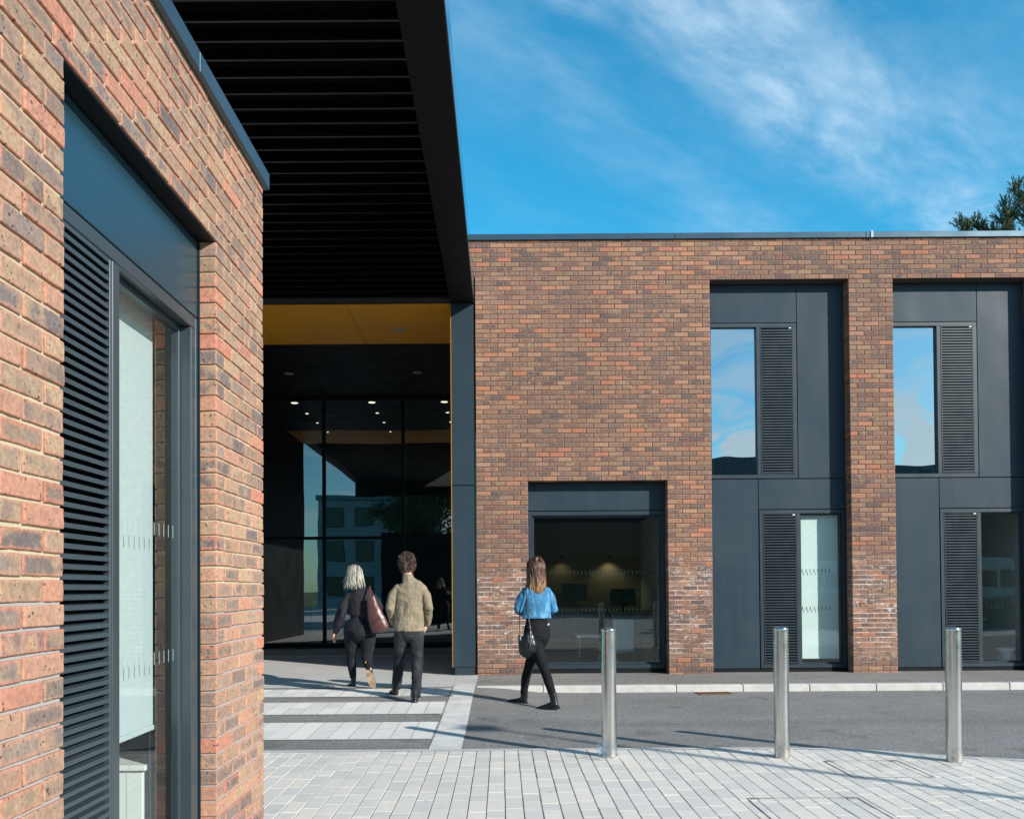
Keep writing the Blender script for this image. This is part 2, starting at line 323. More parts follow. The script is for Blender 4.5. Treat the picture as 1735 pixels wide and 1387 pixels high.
def grassmat():
    mt, t = newmat('rough_grass'); o = t.n('ShaderNodeTexCoord').outputs['Object']
    c = t.mix(t.noise(o, 0.7, 6, 0.6), (0.045, 0.075, 0.02), (0.09, 0.11, 0.04))
    b = t.n('ShaderNodeBsdfPrincipled', Base_Color=c, Roughness=0.95, Normal=bump(t, t.noise(o, 30, 4), 0.03)); finish(t, b.outputs[0]); return mt
M_GRASS = grassmat()
def tilemat():
    mt, t = newmat('roof_tiles'); o = t.n('ShaderNodeTexCoord').outputs['Object']
    x, y, z = t.n('ShaderNodeSeparateXYZ', i0=o).outputs
    rows = t.m('FRACT', t.m('MULTIPLY', z, 4.5)); cols = t.m('SINE', t.m('MULTIPLY', x, 28.0))
    c = t.mix(t.noise(o, 3, 4), (0.045, 0.034, 0.03), (0.09, 0.065, 0.055))
    c = t.mix(t.m('MULTIPLY', t.ss(rows, 0.8, 1.0), 0.6), c, (0.012, 0.012, 0.012))
    b = t.n('ShaderNodeBsdfPrincipled', Base_Color=c, Roughness=0.5, Normal=bump(t, t.m('ADD', rows, t.m('MULTIPLY', cols, 0.5)), 0.03)); finish(t, b.outputs[0]); return mt
M_TILE = tilemat()

def cloth(name, col, rough=0.85, weave=900, var=0.18, wr=0.004, wrs=(9, 9, 16), fade=None, sheen=0.0):
    mt, t = newmat(name); o = t.n('ShaderNodeTexCoord').outputs['Object']
    n = t.noise(o, 7, 4, 0.6)
    c = t.mix(t.ss(n, 0.3, 0.7), tuple(x*(1-var) for x in col), tuple(min(1, x*(1+var)) for x in col))
    if fade: c = t.mix(t.m('MULTIPLY', t.ss(t.noise(t.vm('MULTIPLY', o, (2.4, 2.4, 1)), 5.0, 4, 0.6), 0.48, 0.66), 0.7), c, fade)
    wv = t.noise(t.vm('MULTIPLY', o, wrs), 1.0, 4, 0.55)
    b = t.n('ShaderNodeBsdfPrincipled', Base_Color=c, Roughness=rough, Normal=bump(t, wv, wr*3, 0.8))
    b.inputs['Sheen Weight'].default_value = sheen; b.inputs['Specular IOR Level'].default_value = 0.25
    finish(t, b.outputs[0]); return mt
M_KHAKI = cloth('khaki_cotton', (0.235, 0.190, 0.130), wr=0.005, wrs=(11, 11, 20))
M_BJEAN = cloth('charcoal_denim', (0.018, 0.019, 0.023), var=0.35, fade=(0.042, 0.046, 0.055), wrs=(12, 12, 22))
M_BJEAN2 = cloth('black_denim', (0.011, 0.013, 0.017), var=0.3, fade=(0.020, 0.025, 0.032), wrs=(14, 14, 60))
M_BLEG = cloth('black_leggings', (0.0055, 0.0055, 0.007), var=0.3, wrs=(14, 14, 60))
M_KNIT = cloth('black_knit', (0.020, 0.018, 0.024), wr=0.004, wrs=(9, 9, 7))
M_BTOP = cloth('black_top', (0.006, 0.005, 0.005))
M_DENIM = cloth('blue_denim', (0.042, 0.165, 0.30), var=0.25, wr=0.006, wrs=(12, 12, 16), fade=(0.14, 0.34, 0.50))
M_MAROON = simple('maroon_leather', (0.085, 0.032, 0.028), 0.38, 0, 0.15, 14, 120, 0.0008)
M_BLEATH = simple('black_leather', (0.007, 0.008, 0.010), 0.30, 0, 0.2, 14, 60, 0.001)
M_SOLE = simple('brown_sole', (0.11, 0.06, 0.035), 0.5)
M_SOLET = simple('tan_gum_sole', (0.36, 0.25, 0.16), 0.6, 0, 0.35, 18)
M_YEL = simple('yellow_tab', (0.75, 0.42, 0.02), 0.6)
M_GOLD = simple('brass_ring', (0.65, 0.42, 0.18), 0.3, 1.0)
def hairmat(name, stops, grad=None):
    mt, t = newmat(name)
    rv = t.n('ShaderNodeUVMap', {'uv_map': 'rnd'}).outputs[0]; sr = t.n('ShaderNodeSeparateXYZ', i0=rv).outputs
    c = t.ramp(sr[0], stops)
    if grad:
        o = t.n('ShaderNodeTexCoord').outputs['Object']; z = t.n('ShaderNodeSeparateXYZ', i0=o).outputs[2]
        zz = t.m('ADD', z, t.m('MULTIPLY', t.m('SUBTRACT', sr[0], 0.5), 0.12))
        f = t.ss(zz, grad[0], grad[1]); c2 = t.mix(sr[0], grad[2], grad[3]); c = t.mix(f, c2, c)
    b = t.n('ShaderNodeBsdfPrincipled', Base_Color=c, Roughness=0.42); b.inputs['Specular IOR Level'].default_value = 0.5
    finish(t, b.outputs[0]); return mt
M_CLADN = simple('near_cladding', (0.045, 0.115, 0.155), 0.28, 0.7, 0.04, 1.3, spec=0.7)
M_FRAMEN = simple('near_frame', (0.045, 0.060, 0.068), 0.30, 0.25, 0.04, 2.0, 600, 0.0001, spec=0.6)
M_LOUVN = simple('near_louvre', (0.042, 0.058, 0.068), 0.42, 0.15, 0.05, 3.0, 600, 0.0001, spec=0.5)
M_WHITEG = simple('grey_diffuser', (0.30, 0.29, 0.27), 0.5)
M_SLAT = simple('slat_metal', (0.006, 0.008, 0.011), 0.30, 0.3, 0.08, 2.0, spec=0.5)
M_LEAFH = simple('hedge_leaves', (0.07, 0.14, 0.03), 0.6, 0, 0.4, 5)
M_DASH = simple('etched_film', (0.022, 0.030, 0.030), 1.0, spec=0.0)
M_DASHN = simple('etched_film_near', (0.27, 0.31, 0.31), 0.8)
M_ROOTS = None
M_BLINDN = simple('near_blind_fabric', (0.50, 0.53, 0.52), 0.8, 0, 0.03, 30.0, 400, 0.0003)
M_PALE = simple('pale_render', (0.27, 0.31, 0.34), 0.8, 0, 0.08, 0.6)
# ------------------------------------------------------------------ object helpers
def tag(o, label=None, cat=None, group=None, kind=None):
    if label: o['label'] = label
    if cat: o['category'] = cat
    if group: o['group'] = group
    if kind: o['kind'] = kind
    return o
def empty(name, loc=(0, 0, 0), rz=0.0):
    o = bpy.data.objects.new(name, None); COL.objects.link(o); o.location = loc; o.rotation_euler = (0, 0, rz); o.empty_display_size = 0.1
    return o
def link_child(o, parent):
    o.parent = parent
    return o
def copy_tree(o, parent=None):
    c = o.copy(); COL.objects.link(c); c.parent = parent
    for ch in list(o.children): copy_tree(ch, c)
    return c

class MB:
    def __init__(s): s.v = []; s.f = []; s.b = []; s.r = []; s.sm = []
    def face(s, idx, buv=None, rnd=(0.5, 0.5), smooth=False):
        s.f.append(tuple(idx)); s.b.append(buv); s.r.append(rnd); s.sm.append(smooth)
    def cap(s, b, n, rnd=(0.5, 0.5), rev=False):
        i = len(s.v); s.v += [s.v[b+j] for j in range(n)]; q = list(range(i, i+n)); s.face(q[::-1] if rev else q, rnd=rnd)
    def box(s, x0, x1, y0, y1, z0, z1, rnd=(0.5, 0.5)):
        i = len(s.v)
        s.v += [(x0, y0, z0), (x1, y0, z0), (x1, y1, z0), (x0, y1, z0), (x0, y0, z1), (x1, y0, z1), (x1, y1, z1), (x0, y1, z1)]
        for q in ((0, 3, 2, 1), (4, 5, 6, 7), (0, 1, 5, 4), (1, 2, 6, 5), (2, 3, 7, 6), (3, 0, 4, 7)): s.face([i+k for k in q], rnd=rnd)
        return s
    def cbox(s, x0, x1, y0, y1, z0, z1, c=0.004, rnd=(0.5, 0.5)):
        """box with chamfered edges"""
        i = len(s.v)
        for (sx, sy, sz) in [(a, b, d) for d in (0, 1) for b in (0, 1) for a in (0, 1)]:
            X = x1 if sx else x0; Y = y1 if sy else y0; Z = z1 if sz else z0
            dx = -c if sx else c; dy = -c if sy else c; dz = -c if sz else c
            s.v += [(X, Y+dy, Z+dz), (X+dx, Y, Z+dz), (X+dx, Y+dy, Z)]
        def V(a, b, d, k): return i + 3*(a+2*b+4*d)+k
        F = []
        for a in (0, 1): F.append([V(a, 0, 0, 0), V(a, 1, 0, 0), V(a, 1, 1, 0), V(a, 0, 1, 0)])
        for b in (0, 1): F.append([V(0, b, 0, 1), V(1, b, 0, 1), V(1, b, 1, 1), V(0, b, 1, 1)])
        for d in (0, 1): F.append([V(0, 0, d, 2), V(1, 0, d, 2), V(1, 1, d, 2), V(0, 1, d, 2)])
        for a in (0, 1):
            for b in (0, 1): F.append([V(a, b, 0, 0), V(a, b, 1, 0), V(a, b, 1, 1), V(a, b, 0, 1)])
            for d in (0, 1): F.append([V(a, 0, d, 0), V(a, 1, d, 0), V(a, 1, d, 2), V(a, 0, d, 2)])
        for b in (0, 1):
            for d in (0, 1): F.append([V(0, b, d, 1), V(1, b, d, 1), V(1, b, d, 2), V(0, b, d, 2)])
            for a in (0, 1):
                pass
        for a in (0, 1):
            for b in (0, 1):
                for d in (0, 1): F.append([V(a, b, d, 0), V(a, b, d, 1), V(a, b, d, 2)])
        for q in F: s.face(q, rnd=rnd)
        return s
    def tube(s, pts, rad, n=10, caps=True, rnd=(0.5, 0.5), smooth=True):
        """round tube along pts, rad number or list"""
        pts = [Vector(p) for p in pts]; N = len(pts)
        rad = rad if isinstance(rad, (list, tuple)) else [rad]*N
        base = len(s.v); prevu = None
        for k, p in enumerate(pts):
            t = (pts[min(k+1, N-1)]-pts[max(k-1, 0)]).normalized()
            if prevu is None:
                a = Vector((0, 0, 1)) if abs(t.z) < 0.9 else Vector((1, 0, 0)); u = t.cross(a).normalized()
            else:
                u = (prevu - t*prevu.dot(t)).normalized()
            prevu = u; v = t.cross(u)
            for j in range(n):
                an = 2*math.pi*j/n; s.v.append(tuple(p+(u*math.cos(an)+v*math.sin(an))*rad[k]))
        for k in range(N-1):
            for j in range(n):
                a = base+k*n+j; b = base+k*n+(j+1) % n; s.face([a, b, b+n, a+n], rnd=rnd, smooth=smooth)
        if caps: s.cap(base, n, rnd, True); s.cap(base+(N-1)*n, n, rnd)
        return s
    def lathe(s, prof, c=(0, 0, 0), n=32, smooth=True):
        base = len(s.v)
        for (r, z) in prof:
            for j in range(n):
                an = 2*math.pi*j/n; s.v.append((c[0]+r*math.cos(an), c[1]+r*math.sin(an), c[2]+z))
        for k in range(len(prof)-1):
            for j in range(n):
                a = base+k*n+j; b = base+k*n+(j+1) % n; s.face([a, b, b+n, a+n], smooth=smooth)
        if prof[0][0] > 1e-4: s.cap(base, n, rev=True)
        if prof[-1][0] > 1e-4: s.cap(base+(len(prof)-1)*n, n)
        return s
    def quad(s, a, b, c, d, rnd=(0.5, 0.5)):
        i = len(s.v); s.v += [tuple(a), tuple(b), tuple(c), tuple(d)]; s.face([i, i+1, i+2, i+3], rnd=rnd); return s
    def prism(s, poly, axis, a0, a1):
        """extrude 2-D poly; axis 'x','y','z'"""
        def P(u, v, w):
            return {'x': (w, u, v), 'y': (u, w, v), 'z': (u, v, w)}[axis]
        i = len(s.v); n = len(poly)
        s.v += [P(u, v, a0) for u, v in poly] + [P(u, v, a1) for u, v in poly]
        s.face([i+k for k in range(n)][::-1]); s.face([i+n+k for k in range(n)])
        for k in range(n): s.face([i+k, i+(k+1) % n, i+n+(k+1) % n, i+n+k])
        return s
    def build(s, name, mat, parent=None, fixn=True, bevel=0.0, origin=None):
        me = bpy.data.meshes.new(name)
        vs = s.v
        if origin: vs = [(x-origin[0], y-origin[1], z-origin[2]) for x, y, z in vs]
        me.from_pydata(vs, [], s.f)
        if any(b is not None for b in s.b):
            uv = me.uv_layers.new(name='brick')
            for p in me.polygons:
                b = s.b[p.index]
                if b:
                    for li, q in zip(p.loop_indices, b): uv.data[li].uv = q
        uv = me.uv_layers.new(name='rnd')
        for p in me.polygons:
            r = s.r[p.index]
            for li in p.loop_indices: uv.data[li].uv = r
        me.polygons.foreach_set('use_smooth', s.sm)
        me.materials.append(mat)
        if fixn:
            bm = bmesh.new(); bm.from_mesh(me); bmesh.ops.recalc_face_normals(bm, faces=bm.faces); bm.to_mesh(me); bm.free()
        me.update()
        o = bpy.data.objects.new(name, me); COL.objects.link(o)
        if origin: o.location = origin
        if parent is not None:
            o.parent = parent; pl = parent.location
            q = parent
            off = Vector((0, 0, 0))
            while q is not None: off += q.location; q = q.parent
            if abs(parent.rotation_euler.z) < 1e-9: o.location = o.location - off
        if bevel:
            md = o.modifiers.new('bevel', 'BEVEL'); md.width = bevel; md.segments = 2; md.limit_method = 'ANGLE'
        return o

def ramp_h(x, y):
    """ground height: road at 0, rising to the flush crossing at the left"""
    def sm(t): t = min(1, max(0, t)); return t*t*(3-2*t)
    return 0.09*sm((y-8.0)/3.7)*(1-sm((x+0.36)/1.1))

# ------------------------------------------------------------------ setting
def grid_sheet(name, x0, x1, y0, y1, nx, ny, hf, dz, mat, skip=None):
    mb = MB()
    for j in range(ny+1):
        for i in range(nx+1):
            x = x0+(x1-x0)*i/nx; y = y0+(y1-y0)*j/ny; mb.v.append((x, y, hf(x, y)+dz))
    for j in range(ny):
        for i in range(nx):
            a = j*(nx+1)+i; mb.face([a, a+1, a+nx+2, a+nx+1], smooth=True)
    o = mb.build(name, mat, fixn=False); tag(o, kind='structure'); return o
g = MB().quad((-300, -300, -0.03), (300, -300, -0.03), (300, 300, -0.03), (-300, 300, -0.03)).build('ground', M_GRASS); tag(g, kind='structure')
grid_sheet('road', -16, 30, 6.4, 11.66, 92, 30, ramp_h, 0.0, M_ROAD)
o = MB().box(-16, 30, 11.66, 13.6, -0.02, 0.084).build('pavement', M_FOOT); tag(o, kind='structure')
o = MB().box(-16, -0.375, 11.655, 19.6, -0.015, 0.090).build('entrance_paving', M_BLOCKP); tag(o, kind='structure')
# stripes of light in the entrance shade, painted as pale strips
mb = MB()
mb.box(-9, -0.5, 18.55, 18.85, 0.05, 0.0945); mb.box(-9, -0.5, 17.0, 17.35, 0.05, 0.0945)
o = mb.build('light_stripe', M_BAND); tag(o, kind='structure')
# kerb
mb = MB(); x = -0.36; k = 0
while x < 30:
    x1 = x+0.915
    mb.cbox(x+0.003, x1-0.003, 11.62, 11.765, -0.1, 0.094, 0.010, rnd=(random.random(), 0.5)); x = x1
o = mb.build('kerb', M_KERB); tag(o, kind='structure')
# concrete strip beside crossing
mb = MB(); n = 14
for k in range(n):
    y0 = 7.56+(11.86-7.56)*k/n; y1 = 7.56+(11.86-7.56)*(k+1)/n
    a = (-0.665, y0, ramp_h(-0.8, y0)+0.006); b = (-0.372, y0, ramp_h(-0.5, y0)+0.006); c = (-0.372, y1, ramp_h(-0.5, y1)+0.006); d = (-0.665, y1, ramp_h(-0.8, y1)+0.006)
    mb.quad(a, b, c, d)
o = mb.build('crossing_edge_band', M_BAND, fixn=False); tag(o, kind='structure')
# crossing stripes of pale setts
mb = MB(); mbj = MB()
for (ya, yb) in ((8.10, 9.03), (9.50, 10.30), (10.72, 11.42)):
    x = -0.685
    mbj.quad((-9, ya, ramp_h(-2, ya)+0.004), (-0.672, ya, ramp_h(-2, ya)+0.004), (-0.672, yb, ramp_h(-2, yb)+0.004), (-9, yb, ramp_h(-2, yb)+0.004))
    while x > -9:
        wd = 0.20; x0 = x-wd; r = random.random(); sp = random.choice((0.0, 0.5, 0.5, 0.45, 0.6))
        segs = [(ya, yb)] if sp == 0 else [(ya, ya+(yb-ya)*sp), (ya+(yb-ya)*sp, yb)]
        for (p, q) in segs:
            r = random.random(); h0 = ramp_h(-2, p)+0.008; h1 = ramp_h(-2, q)+0.008
            mb.quad((x0+0.004, p+0.003, h0), (x-0.004, p+0.003, h0), (x-0.004, q-0.003, h1), (x0+0.004, q-0.003, h1), rnd=(r, random.random()))
        x = x0
o = mb.build('crossing_stripes', M_SETTX, fixn=False); tag(o, kind='structure')
o = mbj.build('crossing_bedding', M_JOINT, fixn=False); tag(o, kind='structure')

# plaza: rows of granite setts running away from the camera
EDGE = [(-20, 7.56), (1.0, 7.56), (2.4, 7.54), (3.0, 7.47), (3.4, 7.30), (3.8, 7.10), (4.3, 6.93), (5.2, 6.84), (30, 6.84)]
def edge_y(x):
    for (xa, ya), (xb, yb) in zip(EDGE, EDGE[1:]):
        if xa <= x <= xb: return ya+(yb-ya)*(x-xa)/(xb-xa)
    return 6.84
mb = MB(); xw = 0.121; x = -4.0+0.02
rr = random.Random(11)
while x < 10.0:
    ye = edge_y(x+xw/2)-0.085; y = 3.0+rr.random()*0.25
    while y < ye:
        L = rr.choice((0.18, 0.22, 0.26, 0.30, 0.24)); y1 = min(y+L, ye)
        if ye-y1 < 0.06: y1 = ye
        gx = 0.0013+rr.random()*0.0020+(0.0008 if x > 2 else 0); dzj = rr.uniform(-0.0012, 0.0012)
        r = (rr.random(), rr.random())
        if y1-y > 0.03:
            i = len(mb.v); a0, a1, b0, b1 = x+gx, x+xw-gx, y+gx*0.7, y1-gx*0.7; c = 0.0025
            ea = edge_y(a0)-edge_y(x+xw/2) if y1 == ye else 0; eb = edge_y(a1)-edge_y(x+xw/2) if y1 == ye else 0
            mb.v += [(a0, b0, -0.014), (a1, b0, -0.014), (a1, b1+eb, -0.014), (a0, b1+ea, -0.014), (a0+c, b0+c, dzj), (a1-c, b0+c, dzj), (a1-c, b1-c+eb, dzj), (a0+c, b1-c+ea, dzj)]
            mb.face([i+4, i+5, i+6, i+7], rnd=r)
            for q in ((0, 1, 5, 4), (1, 2, 6, 5), (2, 3, 7, 6), (3, 0, 4, 7)): mb.face([i+t for t in q], rnd=r)
        y = y1
        if y1 == ye: break
    x += xw
o = mb.build('plaza', M_SETT, fixn=False); o.location.z = 0.010; tag(o, kind='structure')
mb = MB()
pts = [(-20, -30), (30, -30)] + [(x, y-0.02) for x, y in EDGE[::-1]]
i = len(mb.v); mb.v += [(a, b, 0.0) for a, b in pts]; mb.face(list(range(i, i+len(pts))))
o = mb.build('plaza_bedding', M_JOINT, fixn=False); o.location.z = 0.002; tag(o, kind='structure')
mb = MB(); xs = [-16+0.3*k for k in range(int(46/0.3))]
for xa, xb in zip(xs, xs[1:]):
    ya, yb = edge_y(xa), edge_y(xb)
    mb.quad((xa, ya-0.085, 0.011), (xb, yb-0.085, 0.011), (xb, yb, 0.011), (xa, ya, 0.011), rnd=(0.5+0.3*random.random(), 0.5)); mb.quad((xa, ya, -0.02), (xb, yb, -0.02), (xb, yb, 0.011), (xa, ya, 0.011))
o = mb.build('plaza_edging', M_KERB, fixn=False); tag(o, kind='structure')
# paved yard behind the camera
mb = MB().quad((-20, -30, 0.005), (30, -30, 0.005), (30, 3.0, 0.005), (-20, 3.0, 0.005)); o = mb.build('yard', M_BLOCKP); tag(o, kind='structure')

# ------------------------------------------------------------------ bricks
def brick(mb, P, a0, a1, z0, z1, back, near, rg, sideL, sideR):
    """P(a, z, d) -> world; front face at d=0, positive d is outward"""
    if near:
        us = [0, 0.014, 0.035, 0.12, 0.26, 0.42, 0.58, 0.74, 0.88, 0.965, 0.986, 1]; vs = [0, 0.045, 0.10, 0.3, 0.5, 0.7, 0.90, 0.955, 1]
        bev = 0.0034; jit = 0.0016
    else:
        us = [0, 0.03, 0.97, 1]; vs = [0, 0.10, 0.90, 1]; bev = 0.0035; jit = 0.0
    rnd = (rg.random(), rg.random()); d0 = rg.uniform(-0.0022, 0.0022) if near else rg.uniform(-0.0015, 0.0015)
    j = 0.0018 if near else 0.001
    a0 += rg.uniform(-j, j); a1 += rg.uniform(-j, j); z0 += rg.uniform(-j, j); z1 += rg.uniform(-j, j)
    nu, nv = len(us), len(vs); base = len(mb.v); sd_ = rg.random()*50
    for q, v in enumerate(vs):
        for p, u in enumerate(us):
            a = a0+(a1-a0)*u; z = z0+(z1-z0)*v; d = d0
            edge = (p in (0, nu-1)) or (q in (0, nv-1))
            corner = (p in (0, nu-1)) and (q in (0, nv-1))
            if edge: d -= bev*(1.5 if corner else 1.0)+(rg.uniform(0.001, 0.005) if near and rg.random() < 0.16 else 0)
            if near:
                k = mnoise.noise(Vector((a*38, z*38, sd_)))
                d += k*0.0018
                if edge or p in (1, nu-2) or q in (1, nv-2):
                    k2 = mnoise.noise(Vector((a*60+9, z*60, sd_))); k3 = mnoise.noise(Vector((a*60, z*60+7, sd_)))
                    a += k2*jit; z += k3*jit*1.3
                    if corner: a += (0.002 if p == 0 else -0.002); z += (0.002 if q == 0 else -0.002)
            mb.v.append(P(a, z, d))
    for q in range(nv-1):
        for p in range(nu-1):
            A = base+q*nu+p
            mb.face([A, A+1, A+nu+1, A+nu], buv=[(us[p], vs[q]), (us[p+1], vs[q]), (us[p+1], vs[q+1]), (us[p], vs[q+1])], rnd=rnd, smooth=near)
    # returns
    def strip(front, key):
        b0 = len(mb.v); n = len(front)
        for (idx, a, z) in front: mb.v.append(P(a, z, -back))
        for k in range(n-1):
            f = (front[k][0], front[k+1][0])
            if key == 'v': bu = [(0, vs[k]), (0, vs[k+1]), (1, vs[k+1]), (1, vs[k])]
            else: bu = [(us[k], 0), (us[k+1], 0), (us[k+1], 0.4), (us[k], 0.4)]
            mb.face([f[0], f[1], b0+k+1, b0+k], buv=bu, rnd=rnd)
    strip([(base+q*nu, a0, z0+(z1-z0)*vs[q]) for q in range(nv)], 'v')
    strip([(base+q*nu+nu-1, a1, z0+(z1-z0)*vs[q]) for q in range(nv)], 'v')
    strip([(base+p, a0+(a1-a0)*us[p], z0) for p in range(nu)], 'h')
    strip([(base+(nv-1)*nu+p, a0+(a1-a0)*us[p], z1) for p in range(nu)], 'h')

def brick_field(P, rows, half, joint, near, rg, depth_edge, depth_mid):
    """rows: list of (zbot, height, origin, parity, [(a0, a1, edgeL, edgeR)], soffit)"""
    mb = MB()
    for (zb, hh, org, par, ivs, soff) in rows:
        for (A0, A1, eL, eR) in ivs:
            jn = set(); k = math.floor((A0-org)/half)-2
            while org+k*half < A1+half:
                if (k+par) % 2 == 0: jn.add(round(org+k*half, 5))
                k += 1
            cuts = [A0]+[q for q in sorted(jn) if A0+0.03 < q < A1-0.03]+[A1]
            for ci, (p, q) in enumerate(zip(cuts, cuts[1:])):
                l = p if ci == 0 else p+joint/2; r = q if ci == len(cuts)-2 else q-joint/2
                ed = (ci == 0 and eL) or (ci == len(cuts)-2 and eR) or soff
                brick(mb, P, l, r, zb, zb+hh, depth_edge if ed else depth_mid, near, rg, eL, eR)
    return mb

def subtract(iv, holes):
    out = [iv]
    for h0, h1 in holes:
        nxt = []
        for (a, b, l, r) in out:
            if h1 <= a or h0 >= b: nxt.append((a, b, l, r)); continue
            if h0 > a: nxt.append((a, h0, l, True))
            if h1 < b: nxt.append((h1, b, True, r))
        out = nxt
    return out

# ================================================================== far building
YF = 13.2; YP = 13.415; X0 = -0.385; HM = 0.115
bld = empty('brick_building', (X0, YF, 0))
tag(bld, 'long two-storey brick building with dark grey recessed window bays across the road', 'building')
def hx(n): return X0+HM*n
OPA = (hx(7), hx(26)); BAYS = [(hx(32), hx(51)), (hx(57), hx(76)), (hx(82), hx(101))]; XEND = hx(108)
ZA = 3.115; ZB = 6.255
PF = lambda a, z, d: (a, YF-d, z)
rows = []; pz = 0.0749; z = 0.04; k = 0
zl = []
while z < 6.90:
    zc = z+pz/2; holes = []
    if zc < ZA: holes.append(OPA)
    if zc < ZB: holes += BAYS
    left = X0 if zc < 6.31 else -6.2
    ivs = subtract((left, XEND, True, True), holes)
    soff = (ZA < zc < ZA+pz) or (ZB < zc < ZB+pz)
    rows.append((z+0.005, pz-0.010, X0, k % 2, ivs, soff)); z += pz; k += 1
rg = random.Random(5)
fw = brick_field(PF, rows, HM, 0.010, False, rg, 0.214, 0.05)
wall = fw.build('wall', M_BF, bld)
# mortar body
def mortar_far():
    mb = MB(); e = 0.008; yb = YF+0.30
    def bx(a0, a1, z0, z1, l=e, r=e, bt=0.0, tp=0.0): mb.box(a0+l, a1-r, YF+e, yb, z0+bt, z1-tp)
    bx(X0, OPA[0], 0, ZA); bx(OPA[1], BAYS[0][0], 0, ZA); bx(X0, BAYS[0][0], ZA, ZB, bt=0.004)
    for i in range(3):
        a0 = BAYS[i][1]; a1 = BAYS[i+1][0] if i < 2 else XEND
        bx(a0, a1, 0, ZB)
    bx(X0, XEND, ZB, 6.31, bt=0.004); bx(-6.2, XEND, 6.31, 6.91); mb.box(-6.2, X0, YF+0.02, YF+0.2, 5.93, ZB)
    return mb
# keep the mortar's openings clear: depth split so reveals show brick, not mortar boxes
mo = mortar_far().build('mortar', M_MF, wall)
# backing of reveals: blockwork behind the bricks
# coping
mb = MB(); xj = -6.25
ci = 0
while xj < XEND+0.05:
    x1 = min(xj+3.0, XEND+0.06); mb.cbox(xj+0.002, x1-0.002, YF-0.035, YF+0.42, 6.893, 6.985, 0.004); xj = x1
cp = mb.build('coping', M_COPE, bld)
mb = MB().cbox(4.62+1.2, 4.66+1.2, YF-0.05, YF+0.1, 6.888, 7.0, 0.004); mb.build('coping_clip', M_STEEL, cp)
# roof slab
MB().box(-6.1, XEND, YF+0.32, 24.0, 6.55, 6.80).build('roof', M_DIN, bld)
# side and back walls
MB().box(XEND-0.25, XEND, YF+0.31, 24, 0, 6.54).build('side_wall', M_MF, bld); MB().box(-0.30, XEND-0.26, 23.75, 24, 0, 6.54).build('rear_wall', M_MF, bld); MB().box(-0.30, -0.12, 13.55, 23.74, 0, 6.54).build('side_wall', M_MF, bld)
# floors and ceilings
mb = MB().box(-0.11, XEND-0.26, 13.53, 23.7, 0.04, 0.14); mb.build('ground_floor', M_GFLOOR, bld)
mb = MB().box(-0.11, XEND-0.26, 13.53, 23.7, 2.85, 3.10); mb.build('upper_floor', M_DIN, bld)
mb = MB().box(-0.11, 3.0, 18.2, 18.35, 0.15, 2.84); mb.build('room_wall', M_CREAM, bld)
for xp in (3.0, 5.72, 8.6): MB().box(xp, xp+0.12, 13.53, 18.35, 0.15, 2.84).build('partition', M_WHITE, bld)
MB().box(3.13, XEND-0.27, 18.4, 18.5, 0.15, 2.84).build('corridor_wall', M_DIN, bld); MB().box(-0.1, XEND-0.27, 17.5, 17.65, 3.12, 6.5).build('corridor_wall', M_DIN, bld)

def frame_rect(mb, x0, x1, z0, z1, t, y0, y1, c=0.003):
    mb.cbox(x0, x1, y0, y1, z1-t, z1, c); mb.cbox(x0, x1, y0, y1, z0, z0+t, c)
    mb.cbox(x0, x0+t, y0, y1, z0+t, z1-t, c); mb.cbox(x1-t, x1, y0, y1, z0+t, z1-t, c)
def louvre_mb(mb, x0, x1, z0, z1, pitch, y):
    z = z0+pitch*0.3
    while z < z1-pitch*0.4:
        mb.prism([(y, z), (y+0.003, z), (y+0.042, z+0.022), (y+0.042, z+0.026), (y+0.003, z+0.5*pitch), (y, z+0.5*pitch)], 'x', x0, x1); z += pitch
def louvre(parent, x0, x1, z0, z1, label=True):
    mb = MB(); louvre_mb(mb, x0+0.012, x1-0.012, z0+0.01, z1-0.01, 0.0436, YP-0.002)
    frame_rect(mb, x0, x1, z0, z1, 0.014, YP-0.006, YP+0.03, 0.002)
    lv = mb.build('louvre', M_LOUV, parent)
    MB().box(x0, x1, YP+0.050, YP+0.055, z0, z1).build('backing', M_BLACK, lv)
    if label: MB().box(x1-0.06, x1-0.022, YP-0.010, YP-0.007, z1-0.026, z1-0.012).build('tag', M_WHITE, lv)
def pane(parent, x0, x1, z0, z1, mat, y, dash=()):
    """one pane of glass; its rows of etched dashes belong to the same mesh"""
    mb = MB().quad((x0, y, z0), (x1, y, z0), (x1, y, z1), (x0, y, z1))
    for (xa, xb, z) in dash:
        x = xa
        while x < xb: mb.quad((x, y-0.004, z), (x+0.012, y-0.004, z), (x+0.012, y-0.004, z+0.05), (x, y-0.004, z+0.05)); x += 0.062
    o = mb.build('pane', mat, parent); o.data.materials.append(M_DASH)
    for p in o.data.polygons:
        if p.index: p.material_index = 1
    return o
def panel(x0, x1, z0, z1, y=YP, name='cladding_panel', mat=None):
    return MB().cbox(x0+0.004, x1-0.004, y, y+0.025, z0+0.004, z1-0.004, 0.003).build(name, mat or M_CLAD, bld)

